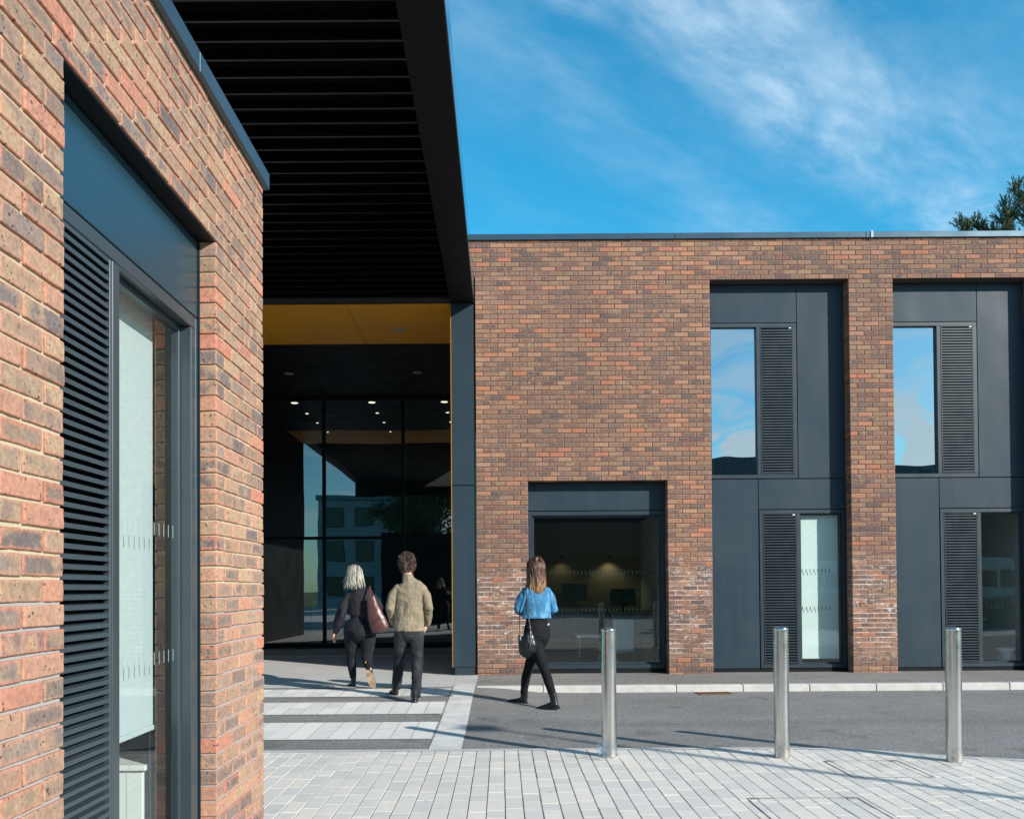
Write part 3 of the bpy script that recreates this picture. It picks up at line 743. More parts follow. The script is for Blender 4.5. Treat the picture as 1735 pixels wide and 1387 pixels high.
# ground-floor window A
a0, a1 = OPA
MB().box(a0-0.05, a1+0.05, YP+0.028, YP+0.04, 2.64, ZA+0.02).build('panel_backing', M_BLACK, bld)
panel(a0, a1, 2.66, ZA-0.005)
mb = MB(); frame_rect(mb, a0+0.005, a1-0.005, 0.155, 2.652, 0.065, YP+0.0, YP+0.07)
wA = mb.build('window', M_FRAME, bld)
mb = MB(); frame_rect(mb, a0+0.071, a1-0.071, 0.221, 2.586, 0.03, YP+0.045, YP+0.09); mb.build('glazing_bead', M_FRAME, wA)
pane(wA, a0+0.09, a1-0.09, 0.24, 2.57, M_GLASS, YP+0.072, [(a0+0.11, a1-0.1, 1.66), (a0+0.11, a1-0.1, 1.06)])
MB().box(a0, a1, YP+0.005, YP+0.09, 0.075, 0.15).build('threshold', M_BLACK, bld)

def bay(x0, x1):
    MB().box(x0-0.03, x1+0.03, YP+0.075, YP+0.09, 3.13, 3.17).build('panel_backing', M_BLACK, bld)
    mbk = MB(); J = x0+1.435; K = x0+0.795; E = 0.004
    # dark backing behind the joints between panels (leaves the glazed areas open)
    mbk.box(x0-0.03, x1+0.03, YP+0.028, YP+0.034, 5.64, ZB+0.03); mbk.box(J-0.01, x1+0.03, YP+0.028, YP+0.034, 3.16, 5.64)
    mbk.box(x0-0.03, x1+0.03, YP+0.028, YP+0.034, 2.66, 3.16); mbk.box(x0-0.03, K+0.01, YP+0.028, YP+0.034, 0.08, 2.66)
    mbk.build('panel_backing', M_BLACK, bld)
    panel(x0, J, 5.635, ZB-0.005); panel(J, x1, 3.150, ZB-0.005)
    panel(x0, K, 0.14, 3.146); panel(K, x1, 2.66, 3.146)
    # upper window
    mb = MB(); frame_rect(mb, x0+0.005, J-0.006, 3.155, 5.63, 0.06, YP, YP+0.07)
    m0 = x0+0.79; mb.cbox(m0, m0+0.06, YP, YP+0.07, 3.215, 5.57, 0.003)
    wu = mb.build('window', M_FRAME, bld)
    pane(wu, x0+0.065, m0, 3.215, 5.57, M_GLASSU, YP+0.058)
    louvre(bld, m0+0.062, J-0.068, 3.217, 5.568)
    # lower window
    mb = MB(); frame_rect(mb, K+0.012, x1-0.006, 0.145, 2.652, 0.058, YP, YP+0.07)
    m1 = K+0.60; mb.cbox(m1, m1+0.06, YP, YP+0.07, 0.203, 2.594, 0.003)
    wl = mb.build('window', M_FRAME, bld)
    mb = MB(); frame_rect(mb, m1+0.061, x1-0.065, 0.204, 2.593, 0.025, YP+0.045, YP+0.085); mb.build('glazing_bead', M_FRAME, wl)
    pane(wl, m1+0.08, x1-0.085, 0.225, 2.57, M_GLASS, YP+0.072, [(m1+0.1, x1-0.25, 1.66), (m1+0.1, x1-0.25, 1.06)])
    louvre(bld, K+0.072, m1-0.002, 0.205, 2.592)
    MB().box(x0, x1, YP+0.005, YP+0.09, 0.075, 0.135).build('threshold', M_BLACK, bld)
    return m1
for b in BAYS: bay(*b)

# interior of the room behind the big ground window
M_LAMPW = emis('warm_downlight', (1.0, 0.85, 0.5), 6.0)
def spot(x, y, z, e, size=70):
    l = bpy.data.lights.new('room_downlight', 'SPOT'); l.energy = e; l.color = (1, 0.83, 0.5); l.spot_size = R(size); l.spot_blend = 0.8; l.shadow_soft_size = 0.04
    ob = bpy.data.objects.new('room_downlight', l); COL.objects.link(ob); ob.location = (x, y, z); return ob
for i, xx in enumerate((1.28, 2.30)):
    dl = MB().cbox(xx-0.03, xx+0.03, 18.13, 18.195, 2.08, 2.12, 0.006).build('wall_light', M_FRAME)
    tag(dl, ('small wall light glowing on the back wall above the left monitor', 'small wall light glowing on the back wall above the right monitor')[i], 'wall light', 'wall lights in the ground floor room')
    spot(xx, 18.02, 2.07, (1.2, 3.0)[i], 125)
def monitor(x, y, z, w, h, label):
    r = empty('monitor', (x, y, z)); tag(r, label, 'monitor', 'monitors on the desks behind the big ground window')
    MB().cbox(x-w/2, x+w/2, y-0.02, y+0.02, z+0.11, z+0.11+h, 0.006).build('screen', M_PLAST, r)
    MB().cbox(x-0.03, x+0.03, y+0.0, y+0.03, z+0.012, z+0.16, 0.004).build('stand', M_PLAST, r)
    MB().cbox(x-0.13, x+0.13, y-0.08, y+0.08, z+0.001, z+0.012, 0.003).build('base', M_PLAST, r)
def desk(x0, x1, y0, y1, h, label):
    r = empty('desk', ((x0+x1)/2, (y0+y1)/2, 0.14)); tag(r, label, 'desk', 'desks behind the big ground window')
    MB().cbox(x0, x1, y0, y1, h-0.03, h, 0.004).build('desk_top', M_DESK, r)
    MB().cbox(x0, x1, y0+0.02, y0+0.04, 0.35, h-0.035, 0.003).build('modesty_panel', M_DESK, r)
    for q in (x0+0.03, x1-0.07):
        for p in (y0+0.05, y1-0.1): MB().cbox(q, q+0.04, p, p+0.04, 0.142, h-0.032, 0.003).build('leg', M_FRAME, r)
desk(0.6, 2.0, 16.6, 17.3, 1.07, 'left desk carrying a wide monitor behind the big ground window')
desk(2.06, 3.0, 15.9, 16.6, 0.98, 'right desk carrying a smaller monitor behind the big ground window')
monitor(1.46, 16.9, 1.07, 0.50, 0.34, 'wide black monitor on the left desk inside the room')
monitor(2.32, 16.2, 0.98, 0.48, 0.32, 'black monitor on the right desk nearer the window')
kb = MB().cbox(1.18, 1.66, 16.66, 16.78, 1.072, 1.09, 0.004).build('keyboard', M_PLAST); tag(kb, 'thin black keyboard in front of the left monitor', 'keyboard')
def easy_chair(x, y, rz, w, label, flip=1):
    r = empty('lounge_chair', (x, y, 0.14), rz); tag(r, label, 'chair', 'pale lounge chairs behind the big ground window')
    MB().cbox(-w/2, w/2, -0.02, 0.06, 0.20, 0.76, 0.02).build('backrest', M_CHAIR, r)
    MB().cbox(-w/2, w/2, 0.06, 0.62, 0.20, 0.36, 0.02).build('seat', M_CHAIR, r)
    for sx in (-1, 1):
        MB().tube([(sx*(w/2-0.02), 0.0, 0.20), (sx*(w/2-0.02), 0.0, 0.006), (sx*(w/2-0.02), 0.58, 0.006), (sx*(w/2-0.02), 0.58, 0.20)], 0.010, 8).build('leg', M_STEEL, r)
easy_chair(0.78, 14.25, 0.0, 0.66, 'pale upholstered lounge chair with its back to the big window, beside the left jamb')
easy_chair(2.05, 14.2, 0.35, 0.38, 'smaller pale lounge chair behind the first bollard, angled by the window')
r = empty('coffee_table', (1.6, 14.6, 0.14)); tag(r, 'low white table on thin steel legs between two lounge chairs', 'table')
MB().cbox(1.28, 1.74, 14.3, 14.8, 0.60, 0.625, 0.004).build('table_top', M_WHITE, r)
for q in (1.31, 1.71):
    MB().tube([(q, 14.33, 0.598), (q, 14.33, 0.155), (q, 14.77, 0.155), (q, 14.77, 0.598)], 0.009, 8).build('leg', M_STEEL, r)

# roller blind in bay 1, contents of bay 2
x0 = BAYS[0][0]+0.795+0.60+0.08
r = MB().box(x0-0.02, x0+0.63, YP+0.135, YP+0.139, 0.30, 2.75).build('roller_blind', M_BLIND); tag(r, 'pale green roller blind pulled down behind the narrow ground window between brick piers', 'blind')
MB().cbox(x0-0.02, x0+0.63, YP+0.128, YP+0.146, 0.278, 0.298, 0.003).build('bottom_bar', M_WHITE, r)
xb = BAYS[1][0]+0.795+0.60
r = empty('bucket', (8.20, 13.80, 0.14)); tag(r, 'white plastic bucket on the floor inside the far right window', 'bucket')
MB().lathe([(0.105, 0.0), (0.11, 0.01), (0.135, 0.24), (0.145, 0.245), (0.145, 0.262), (0.128, 0.262), (0.103, 0.02)], (8.20, 13.80, 0.142), 28).build('tub', M_BUCKET, r)
MB().tube([(8.20+0.145*math.cos(t), 13.80-0.03, 0.39+0.10*math.sin(t)) for t in [math.pi*k/10 for k in range(11)]], 0.003, 6).build('handle', M_STEEL, r)
r = MB().lathe([(0.07, 0.0), (0.085, 0.15), (0.09, 0.16), (0.0, 0.162)], (8.44, 13.85, 0.142), 20).build('small_tub', M_BUCKET); tag(r, 'small white tub standing just right of the bucket inside the window', 'tub')
r = empty('desk', (7.9, 14.9, 0.14)); tag(r, 'pale topped desk standing inside the far right ground window', 'desk')
MB().cbox(7.3, 8.42, 14.7, 15.4, 0.83, 0.86, 0.004).build('desk_top', M_WHITE, r)
for q in (7.34, 8.34): MB().cbox(q, q+0.04, 14.72, 14.76, 0.142, 0.828, 0.003).build('leg', M_STEEL, r)
r = MB().box(8.5, 8.59, 13.62, 14.0, 0.15, 2.82).build('white_board', M_WHITE); tag(r, 'tall white panel standing at the right inside the far right window', 'panel')
# bay-1 upper rooms
# ------------------------------------------------------------------ entrance (glazed lobby under the soffit)
ent = empty('entrance_building', (-0.6, 13.2, 0.09)); tag(ent, 'dark glazed entrance recess with orange front soffit beside the brick wall', 'entrance')
XL = -6.2; ZS = 5.90; YG = 19.5
mb = MB().cbox(-0.765, -0.42, YF-0.03, YF+0.02, 3.052+0.0, ZS-0.004, 0.003); mb.build('column_panel', M_CLAD, ent)
MB().cbox(-0.765, -0.42, YF-0.03, YF+0.02, 0.215, 3.040, 0.003).build('column_panel', M_CLAD, ent)
MB().box(-0.75, -0.40, YF+0.021, YF+0.06, 0.09, ZS-0.004).build('column_core', M_BLACK, ent)
MB().cbox(-0.74, -0.43, YF-0.02, YF+0.018, 0.085, 0.210, 0.003).build('plinth', M_FRAME, ent)
MB().box(-0.774, -0.7655, YF-0.032, YF+2.2, 0.215, ZS-0.006).build('orange_return', M_ORANGED, ent)
MB().box(-0.78, -0.68, YF+2.21, YG+5, 0.09, ZS-0.006).build('side_wall', M_CANOPY, ent)
# soffit panels with open joints
def soffit(xs, y0, y1, mat, name):
    for a, b in zip(xs, xs[1:]):
        MB().box(a+0.004, b-0.004, y0, y1, ZS, ZS+0.012).build(name, mat, ent)
soffit([-6.2, -5.64, -4.03, -2.42, -0.785], YF+0.01, 15.33, M_ORANGE, 'soffit_panel')
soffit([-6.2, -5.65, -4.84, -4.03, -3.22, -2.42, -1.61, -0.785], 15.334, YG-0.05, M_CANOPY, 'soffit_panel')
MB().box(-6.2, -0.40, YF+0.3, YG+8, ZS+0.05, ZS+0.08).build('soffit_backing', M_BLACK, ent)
for (x, y, l) in [(-1.73, 14.48, 'unlit round light in the orange soffit above the entrance'), (-4.36, 17.41, 'unlit round light at the left of the dark soffit'), (-1.71, 17.39, 'unlit round light at the right of the dark soffit')]:
    dl = MB().lathe([(0.0, 0.0), (0.075, 0.0), (0.10, 0.006), (0.10, 0.012)], (x, y, ZS-0.013), 24).build('soffit_light', M_WHITEG if 'M_WHITEG' in globals() else M_WHITE); tag(dl, l, 'ceiling light', 'unlit soffit lights')
for row, (y, xs) in enumerate([(20.13, (-6.75, -4.92, -3.07, -1.34)), (21.35, (-6.75, -4.90, -3.12, -1.34)), (22.57, (-4.90, -3.12, -1.34)), (23.9, (-4.90, -3.12, -1.34))]):
    for q, x in enumerate(xs):
        if x < -6: continue
        dl = MB().lathe([(0.0, 0.0), ((0.07, 0.034, 0.028, 0.024)[row], 0.0), ((0.085, 0.045, 0.038, 0.032)[row], 0.006)], (x, y, ZS-0.012), 20).build('lobby_downlight', M_LAMP)
        tag(dl, 'lit lobby downlight, %s row from the glass, %s' % (('nearest', 'second', 'third', 'farthest')[row], ('left of the left mullion', 'between the two mullions', 'right of the right mullion')[q-(1 if len(xs) == 4 else 0)]), 'ceiling light', 'lit downlights in the lobby ceiling')
# curtain wall
for x in (-6.0, -4.09, -2.26, -0.80): MB().cbox(x-0.035, x+0.035, YG-0.04, YG+0.10, 0.09, ZS-0.01, 0.004).build('mullion', M_CANOPY, ent)
xs = [-6.0, -4.09, -2.26, -0.80]
for (z0, z1) in ((0.09, 0.20), (2.59, 2.66), (ZS-0.09, ZS-0.01)):
    for a, b_ in zip(xs, xs[1:]): MB().cbox(a+0.036, b_-0.036, YG-0.03, YG+0.09, z0, z1, 0.004).build('transom', M_CANOPY, ent)
for a, b in zip(xs, xs[1:]):
    for (z0, z1) in ((0.20, 2.59), (2.66, ZS-0.09)):
        e1 = random.uniform(-0.004, 0.004)
        MB().quad((a+0.036, YG+0.02, z0), (b-0.036, YG+0.02+e1, z0), (b-0.036, YG+0.02+e1, z1), (a+0.036, YG+0.02, z1)).build('pane', M_GLASSL, ent)
# lobby interior
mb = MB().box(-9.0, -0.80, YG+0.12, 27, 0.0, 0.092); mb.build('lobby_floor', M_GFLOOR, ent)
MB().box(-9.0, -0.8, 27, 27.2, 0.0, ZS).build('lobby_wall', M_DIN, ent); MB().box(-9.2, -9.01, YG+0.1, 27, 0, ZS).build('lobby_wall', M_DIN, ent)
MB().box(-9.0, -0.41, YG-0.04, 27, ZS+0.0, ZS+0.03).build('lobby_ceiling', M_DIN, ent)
MB().box(-6.3, -6.05, YF+0.0, YG+0.1, 0.09, ZS-0.001).build('wing_wall', M_CANOPY, ent)
MB().cbox(-5.3, -3.4, 23.6, 24.3, 0.095, 1.15, 0.01).build('reception_counter', M_DESK, ent)
# ------------------------------------------------------------------ canopy
can = empty('louvred_canopy', (-3.2, 8, ZS)); tag(can, 'huge black louvred canopy overhead, running from the foreground to the entrance', 'canopy')
CX0, CX1, CXI, CY0, CY1 = -6.0, -0.41, -0.775, 3.6, 13.165
yy = CY0; sg = [CY0, 6.0, 8.56, 10.9, CY1]
sp_mb = MB()
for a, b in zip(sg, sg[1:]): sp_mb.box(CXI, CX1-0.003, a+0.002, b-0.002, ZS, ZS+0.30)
sp_mb.build('edge_soffit', M_CANOPY, can)
mb = MB()
for a, b in zip(sg, sg[1:]): mb.box(CX1-0.002, CX1+0.010, a+0.002, b-0.002, ZS-0.004, ZS+0.33)
mb.build('fascia', M_FASCIA, can)
MB().box(CX0, CXI-0.002, CY0, CY0+0.3, ZS-0.58, ZS+0.33).build('added_front_beam', M_CANOPY, can)  # unseen deep beam, added to mirror as a dark band in the lobby glass
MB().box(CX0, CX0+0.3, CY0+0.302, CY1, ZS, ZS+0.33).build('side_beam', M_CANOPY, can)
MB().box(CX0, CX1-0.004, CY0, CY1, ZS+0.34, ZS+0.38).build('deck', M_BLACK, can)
k = 0; y = 4.15
while y < CY1-0.1:
    MB().prism([(y, ZS+0.015), (y+0.020, ZS+0.012), (y+0.150, ZS+0.175), (y+0.145, ZS+0.195), (y+0.128, ZS+0.190), (y+0.006, ZS+0.045)], 'x', CX0+0.302, CXI-0.002).build('slat', M_SLAT if 'M_SLAT' in globals() else M_CANOPY, can)
    y += 0.2435; k += 1
# ================================================================== near building (left)
XN = -1.355; YC = 4.81; HN = 0.1125; YO0 = 2.616; YO1 = YC-HN*7
ZL = 3.105; XPn = -1.44
nb = empty('near_brick_building', (XN, 3.0, 0)); tag(nb, 'sunlit brick building corner in the left foreground with tall louvred window', 'building')
PN = lambda a, z, d: (XN+d, a, z)
rows = []; pz = 0.0741; z = 1.552-pz*21; k = 0
while z < 3.76:
    zc = z+pz/2
    if zc < ZL:
        rows.append((z+0.005, pz-0.010, YC, k % 2, [(YO1, YC, True, True)], False))
        rows.append((z+0.005, pz-0.010, YO0-HN*20, (k+0) % 2, [(0.9, YO0, False, True)], False))
    else:
        rows.append((z+0.005, pz-0.010, YC, k % 2, [(0.9, YC, False, True)], zc < ZL+pz))
    z += pz; k += 1
rg = random.Random(21)
nw = brick_field(PN, rows, HN, 0.010, True, rg, 0.1025, 0.04).build('wall', M_BN, nb)
e = 0.0085; mb = MB()
mb.box(XN-0.30, XN-e, YO1+e, YC-e, 0, ZL); mb.box(XN-0.30, XN-e, -1.5, YO0-e, 0, ZL); mb.box(XN-0.30, XN-e, -1.5, YC-e, ZL+0.012, 3.78)
mb.build('mortar', M_MN, nw)
# steel lintel angle
MB().cbox(XN-0.30, XN-0.010, YO0-0.12, YO1+0.10, ZL-0.002, ZL+0.008, 0.002).build('lintel', M_CANOPY, nb)
mb = MB(); ys = [-1.5, 1.2, 3.72, YC+0.035]
for a, b in zip(ys, ys[1:]): mb.cbox(XN-0.42, XN+0.032, a+0.0015, b-0.0015, 3.742, 3.835, 0.004)
mb.build('coping', M_COPE, nb)
# body of the building: rooms behind the wall
MB().box(-4.6, XN-0.31, YC-0.25, YC-0.008, 0, 3.70).build('side_wall', M_CANOPY, nb); MB().box(-4.8, -4.61, -1.5, YC-0.01, 0, 3.7).build('rear_wall', M_CANOPY, nb); MB().box(-4.6, XN-0.31, -1.5, -1.31, 0, 3.70).build('side_wall', M_CANOPY, nb)
MB().box(-4.6, XN-0.31, -1.3, YC-0.26, 3.45, 3.60).build('roof', M_DIN, nb)
MB().box(-4.6, XN-0.10, -1.3, YC-0.26, 0.0, 0.05).build('room_floor', M_GFLOOR, nb)
MB().box(-4.55, XN-0.32, YC-0.285, YC-0.255, 0.05, 3.40).build('room_wall', M_WHITE, nb)
MB().box(-4.55, XN-0.32, -1.2, YC-0.29, 3.36, 3.40).build('room_ceiling', M_WHITE, nb)
# header panel, louvre, window
def Xbox(mb, x0, x1, y0, y1, z0, z1, c=0.003): mb.cbox(x0, x1, y0, y1, z0, z1, c); return mb
Xbox(MB(), XPn-0.025, XPn, YO0+0.004, YO1-0.012, 2.735, ZL-0.006, 0.003).build('cladding_panel', M_CLADN, nb)
Xbox(MB(), XPn-0.025, XPn, 3.985, YO1-0.012, 0.02, 2.729, 0.003).build('side_panel', M_CLADN, nb)
MB().tube([(XPn+0.002, YO1-0.005, 0.02), (XPn+0.002, YO1-0.005, ZL-0.01)], 0.006, 8).build('sealant', M_BLACK, nb)
mb = MB()
Xbox(mb, XPn-0.075, XPn, YO0+0.004, 3.98, 2.672, 2.728); Xbox(mb, XPn-0.075, XPn, 3.13, 3.187, 0.03, 2.670); Xbox(mb, XPn-0.075, XPn, 3.925, 3.98, 0.03, 2.670)
Xbox(mb, XPn-0.075, XPn, YO0+0.004, 3.98, -0.02, 0.028)
wn = mb.build('window', M_FRAMEN, nb)
mb = MB(); Xbox(mb, XPn-0.09, XPn-0.050, 3.188, 3.205, 0.03, 2.67); Xbox(mb, XPn-0.09, XPn-0.050, 3.907, 3.924, 0.03, 2.67); Xbox(mb, XPn-0.09, XPn-0.050, 3.206, 3.906, 2.645, 2.67)
mb.build('glazing_bead', M_FRAMEN, wn)
mb = MB().quad((XPn-0.062, 3.2, 0.03), (XPn-0.062, 3.92, 0.03), (XPn-0.062, 3.92, 2.66), (XPn-0.062, 3.2, 2.66))
for zz in (1.68, 1.12):
    yq = 3.23
    while yq < 3.88: mb.quad((XPn-0.060, yq, zz), (XPn-0.060, yq+0.006, zz), (XPn-0.060, yq+0.006, zz+0.055), (XPn-0.060, yq, zz+0.055)); yq += 0.052
pn_ = mb.build('pane', M_GLASSN, wn); pn_.data.materials.append(M_DASHN)
for p in pn_.data.polygons:
    if p.index: p.material_index = 1
mb = MB(); z = 0.03; pt = 0.0345
while z < 2.655:
    xo = XPn-0.004
    mb.prism([(xo, z), (xo-0.003, z), (xo-0.045, z+0.020), (xo-0.045, z+0.024), (xo-0.003, z+0.0165), (xo, z+0.0165)], 'y', YO0+0.02, 3.112); z += pt
mb.cbox(XPn-0.03, XPn-0.002, 3.112, 3.128, 0.03, 2.668, 0.002)
lv = mb.build('louvre', M_LOUVN, nb)
MB().box(XPn-0.062, XPn-0.055, YO0-0.02, 3.128, 0.0, 2.70).build('backing', M_BLACK, lv)
# roller blind and its chain
rb = MB().box(-1.604, -1.600, 3.16, 3.875, 0.83, 2.72).build('roller_blind', M_BLINDN); tag(rb, 'white roller blind half down behind the near left window glass', 'blind')
MB().cbox(-1.612, -1.592, 3.16, 3.875, 0.805, 0.829, 0.004).build('bottom_bar', M_BLINDN, rb)
for xo, yo in ((-1.585, 3.872),):
    mb = MB()
    z = 0.62
    loop = []
    zt = 2.6
    for k in range(420):
        pass
    zz = 2.6
    while zz > 0.42: loop.append((xo, yo, zz)); loop.append((xo, yo-0.055-0.01*math.sin(zz*2), zz)) if zz < 0.80 else None; zz -= 0.0065
    for k in range(13):
        t = math.pi*k/12; loop.append((xo, yo-0.0275+0.0275*math.cos(t), 0.42-0.03*math.sin(t)))
    for (a, b, c) in loop:
        i = len(mb.v); q = 0.0022
        mb.v += [(a+q, b, c), (a-q, b, c), (a, b+q, c), (a, b-q, c), (a, b, c+q), (a, b, c-q)]
        for f in ((0, 2, 4), (2, 1, 4), (1, 3, 4), (3, 0, 4), (2, 0, 5), (1, 2, 5), (3, 1, 5), (0, 3, 5)): mb.face([i+t for t in f])
    mb.build('bead_chain', M_CHAIN, rb, fixn=False)
r = empty('wall_cabinet', (-2.3, 4.2, 0.05)); tag(r, 'low white cabinet against the room end wall behind the near window', 'cabinet')
MB().cbox(-2.6, -1.72, 4.05, 4.51, 0.06, 0.58, 0.005).build('carcass', M_WHITE, r)
MB().cbox(-2.62, -1.70, 4.03, 4.515, 0.583, 0.61, 0.004).build('cabinet_top', M_WHITE, r)

# ================================================================== bollards
def bollard(x, y, h, label, first=None):
    if first is None:
        r = empty('bollard', (x, y, 0.01))
        MB().lathe([(0.0625, 0.0), (0.0625, h-0.022)], (x, y, 0.01), 48).build('post', M_STEEL, r, origin=(x, y, 0.01))
        MB().lathe([(0.0625, h-0.0215), (0.0638, h-0.020), (0.0638, h-0.010), (0.060, h-0.003), (0.035, h+0.006), (0.0, h+0.009)], (x, y, 0.01), 48).build('cap', M_STEEL, r, origin=(x, y, 0.01))
        MB().lathe([(0.078, 0.0), (0.078, 0.004), (0.066, 0.005)], (x, y, 0.01), 40).build('base_joint', M_JOINT, r, origin=(x, y, 0.01))
    else:
        r = copy_tree(first); r.location = (x, y, 0.01)
    tag(r, label, 'bollard', 'steel bollards along the plaza edge'); return r
b0 = bollard(0.902, 7.17, 1.085, 'brushed steel bollard with a clear plastic dish at its foot')
bollard(2.335, 7.09, 1.08, 'brushed steel bollard in front of the louvre beside the pale blind', b0)
bollard(3.665, 6.88, 1.08, 'brushed steel bollard where the plaza edge curves away', b0)
# clear plastic dish leaning on the first bollard
mb = MB()
prof = [(0.0, 0.0), (0.05, 0.0), (0.056, 0.004), (0.068, 0.05), (0.072, 0.053), (0.078, 0.053)]
mb.lathe(prof, (0, 0, 0), 28)
d = mb.build('plastic_dish', M_CLEARP); d.location = (0.835, 7.045, 0.085); d.rotation_euler = (R(62), R(-18), R(20)); tag(d, 'clear plastic dish leaning against the foot of the first bollard', 'litter')

# ================================================================== drain covers
def grate(name, x, y, w, l, z, rz, label, cat, mat, grp=None):
    r = empty(name, (x, y, z), rz); tag(r, label, cat, grp)
    mb = MB(); t = 0.03
    mb.box(-w/2, w/2, -l/2, -l/2+t, 0, 0.008); mb.box(-w/2, w/2, l/2-t, l/2, 0, 0.008); mb.box(-w/2, -w/2+t, -l/2+t, l/2-t, 0, 0.008); mb.box(w/2-t, w/2, -l/2+t, l/2-t, 0, 0.008)
    mb.build('surround', mat, r)
    mb = MB(); k = -w/2+t+0.012
    while k < w/2-t-0.02: mb.box(k, k+0.018, -l/2+t+0.001, l/2-t-0.001, 0.001, 0.0065); k += 0.034
    mb.build('grate', mat, r)
    MB().box(-w/2+t, w/2-t, -l/2+t, l/2-t, 0.0001, 0.0009).build('well', M_BLACK, r)
grate('drain_cover', -1.02, 11.28, 0.50, 0.30, ramp_h(-1, 11.3)+0.010, 0.0, 'rusty drain grate in the crossing near the man\'s feet', 'drain cover', M_RUST)
grate('drain_cover', 2.86, 11.42, 0.46, 0.24, 0.003, 0.06, 'rusty drain grate in the road just below the kerb', 'drain cover', M_RUST)
# recessed access covers framed in the setts
def access(x, y, w, l, rz, label):
    mb = MB(); t = 0.006
    mb.box(-w/2, w/2, -l/2, -l/2+t, 0, 0.003); mb.box(-w/2, w/2, l/2-t, l/2, 0, 0.003); mb.box(-w/2, -w/2+t, -l/2+t, l/2-t, 0, 0.003); mb.box(w/2-t, w/2, -l/2+t, l/2-t, 0, 0.003)
    for sx in (-1, 1):
        for sy in (-1, 1): mb.cbox(sx*w/2*0.86-0.03, sx*w/2*0.86+0.03, sy*(l/2-0.012)-0.018, sy*(l/2-0.012)+0.018, 0, 0.0035, 0.001)
    o = mb.build('access_cover', M_RUSTD); o.location = (x, y, 0.0105); o.rotation_euler = (0, 0, rz); tag(o, label, 'access cover', 'recessed access covers in the plaza')
M_RUSTD = simple('dark_iron_frame', (0.24, 0.225, 0.20), 0.85, 0.1, 0.7, 9)
access(2.92, 6.62, 0.60, 0.62, 0.0, 'thin dark frame of a recessed cover in the setts between second and third bollards')
access(2.02, 5.42, 0.75, 0.62, 0.0, 'thin dark frame of a recessed cover at the bottom edge of the plaza')

M_DRY = simple('dry_leaf', (0.42, 0.20, 0.06), 0.8, 0, 0.3, 60)
rgl = random.Random(31)
for k, (lx, ly) in enumerate([(1.05, 10.5), (1.35, 10.2), (2.0, 10.9), (0.75, 9.6), (3.9, 10.8), (4.6, 9.9), (-0.2, 9.2), (5.6, 11.3), (1.6, 8.4), (3.1, 8.9), (-1.7, 10.5), (2.6, 11.55)]):
    s_ = rgl.uniform(0.018, 0.030); mb = MB(); mb.v += [(-s_, 0, 0.002), (-s_*0.2, s_*0.5, 0.008), (s_, 0, 0.003), (-s_*0.2, -s_*0.5, 0.007)]; mb.face([0, 1, 2]); mb.face([0, 2, 3])
    o = mb.build('fallen_leaf', M_DRY, fixn=False); o.location = (lx, ly, ramp_h(lx, ly)+0.010); o.rotation_euler = (0, 0, rgl.uniform(0, 6)); tag(o, 'tiny dry leaf lying on the road between kerb and plaza', 'leaf', 'dry leaves on the road')
# ================================================================== trees
def needle_branch(mb, p, d, L, rg, dens=1.0):
    """foxtail shoot: needles all round a twig"""
    d = d.normalized(); n = int(L/0.012*dens)
    a = d.orthogonal().normalized(); b = d.cross(a)
    for k in range(n):
        t = k/n; q = p+d*(L*t); an = rg.random()*6.283; side = (a*math.cos(an)+b*math.sin(an))
        nl = rg.uniform(0.05, 0.085)*(1.0-0.25*t); tip = q+(side*0.75+d*0.75).normalized()*nl
        wv = side.cross(d).normalized()*0.011
        i = len(mb.v); mb.v += [tuple(q-wv), tuple(q+wv), tuple(tip)]; mb.face([i, i+1, i+2])
def pine(x, y, h, seed, label, focus):
    rg = random.Random(seed); r = empty('pine_tree', (x, y, 0)); tag(r, label, 'tree', 'pine trees behind the building')
    tr = MB(); tr.tube([(x, y, 0), (x+0.1, y, h*0.5), (x, y+0.1, h*0.97)], [0.26, 0.18, 0.03], 10); nd = MB()
    for k in range(46):
        z0 = h*(0.42+0.55*k/46); an = k*2.4+rg.random(); rad = (h-z0)*0.42+0.35
        d = Vector((math.cos(an), math.sin(an), 0.35)); p0 = Vector((x, y, z0)); p1 = p0+d*rad*0.6; p2 = p0+Vector((d.x, d.y, 0.75))*rad
        tr.tube([p0, p1, p2], [0.05, 0.03, 0.012], 5, caps=False)
        for j in range(14):
            t = rg.uniform(0.2, 1.0); q = p0.lerp(p1, t*2) if t < 0.5 else p1.lerp(p2, t*2-1)
            dd = (Vector((rg.uniform(-1, 1), rg.uniform(-1, 1), rg.uniform(0.3, 1.5)))+d*0.6).normalized(); L = rg.uniform(0.3, 0.6)
            tr.tube([q, q+dd*L*0.9], [0.010, 0.005], 4, caps=False)
            for s_ in range(6):
                needle_branch(nd, q+dd*L*rg.uniform(0.1, 0.75), (dd+Vector((rg.uniform(-.7, .7), rg.uniform(-.7, .7), rg.uniform(0.1, 0.9)))).normalized(), rg.uniform(0.20, 0.36), rg, 1.3)
    tr.build('trunk', M_TRUNK, r); nd.build('crown', M_NEEDLE, r, fixn=False)
pine(15.15, 26.0, 12.95, 3, 'pine tree whose shoots just show above the parapet, left of the taller one', 0)
pine(16.9, 26.2, 14.2, 9, 'taller pine tree at the right edge of the photo above the parapet', 0)
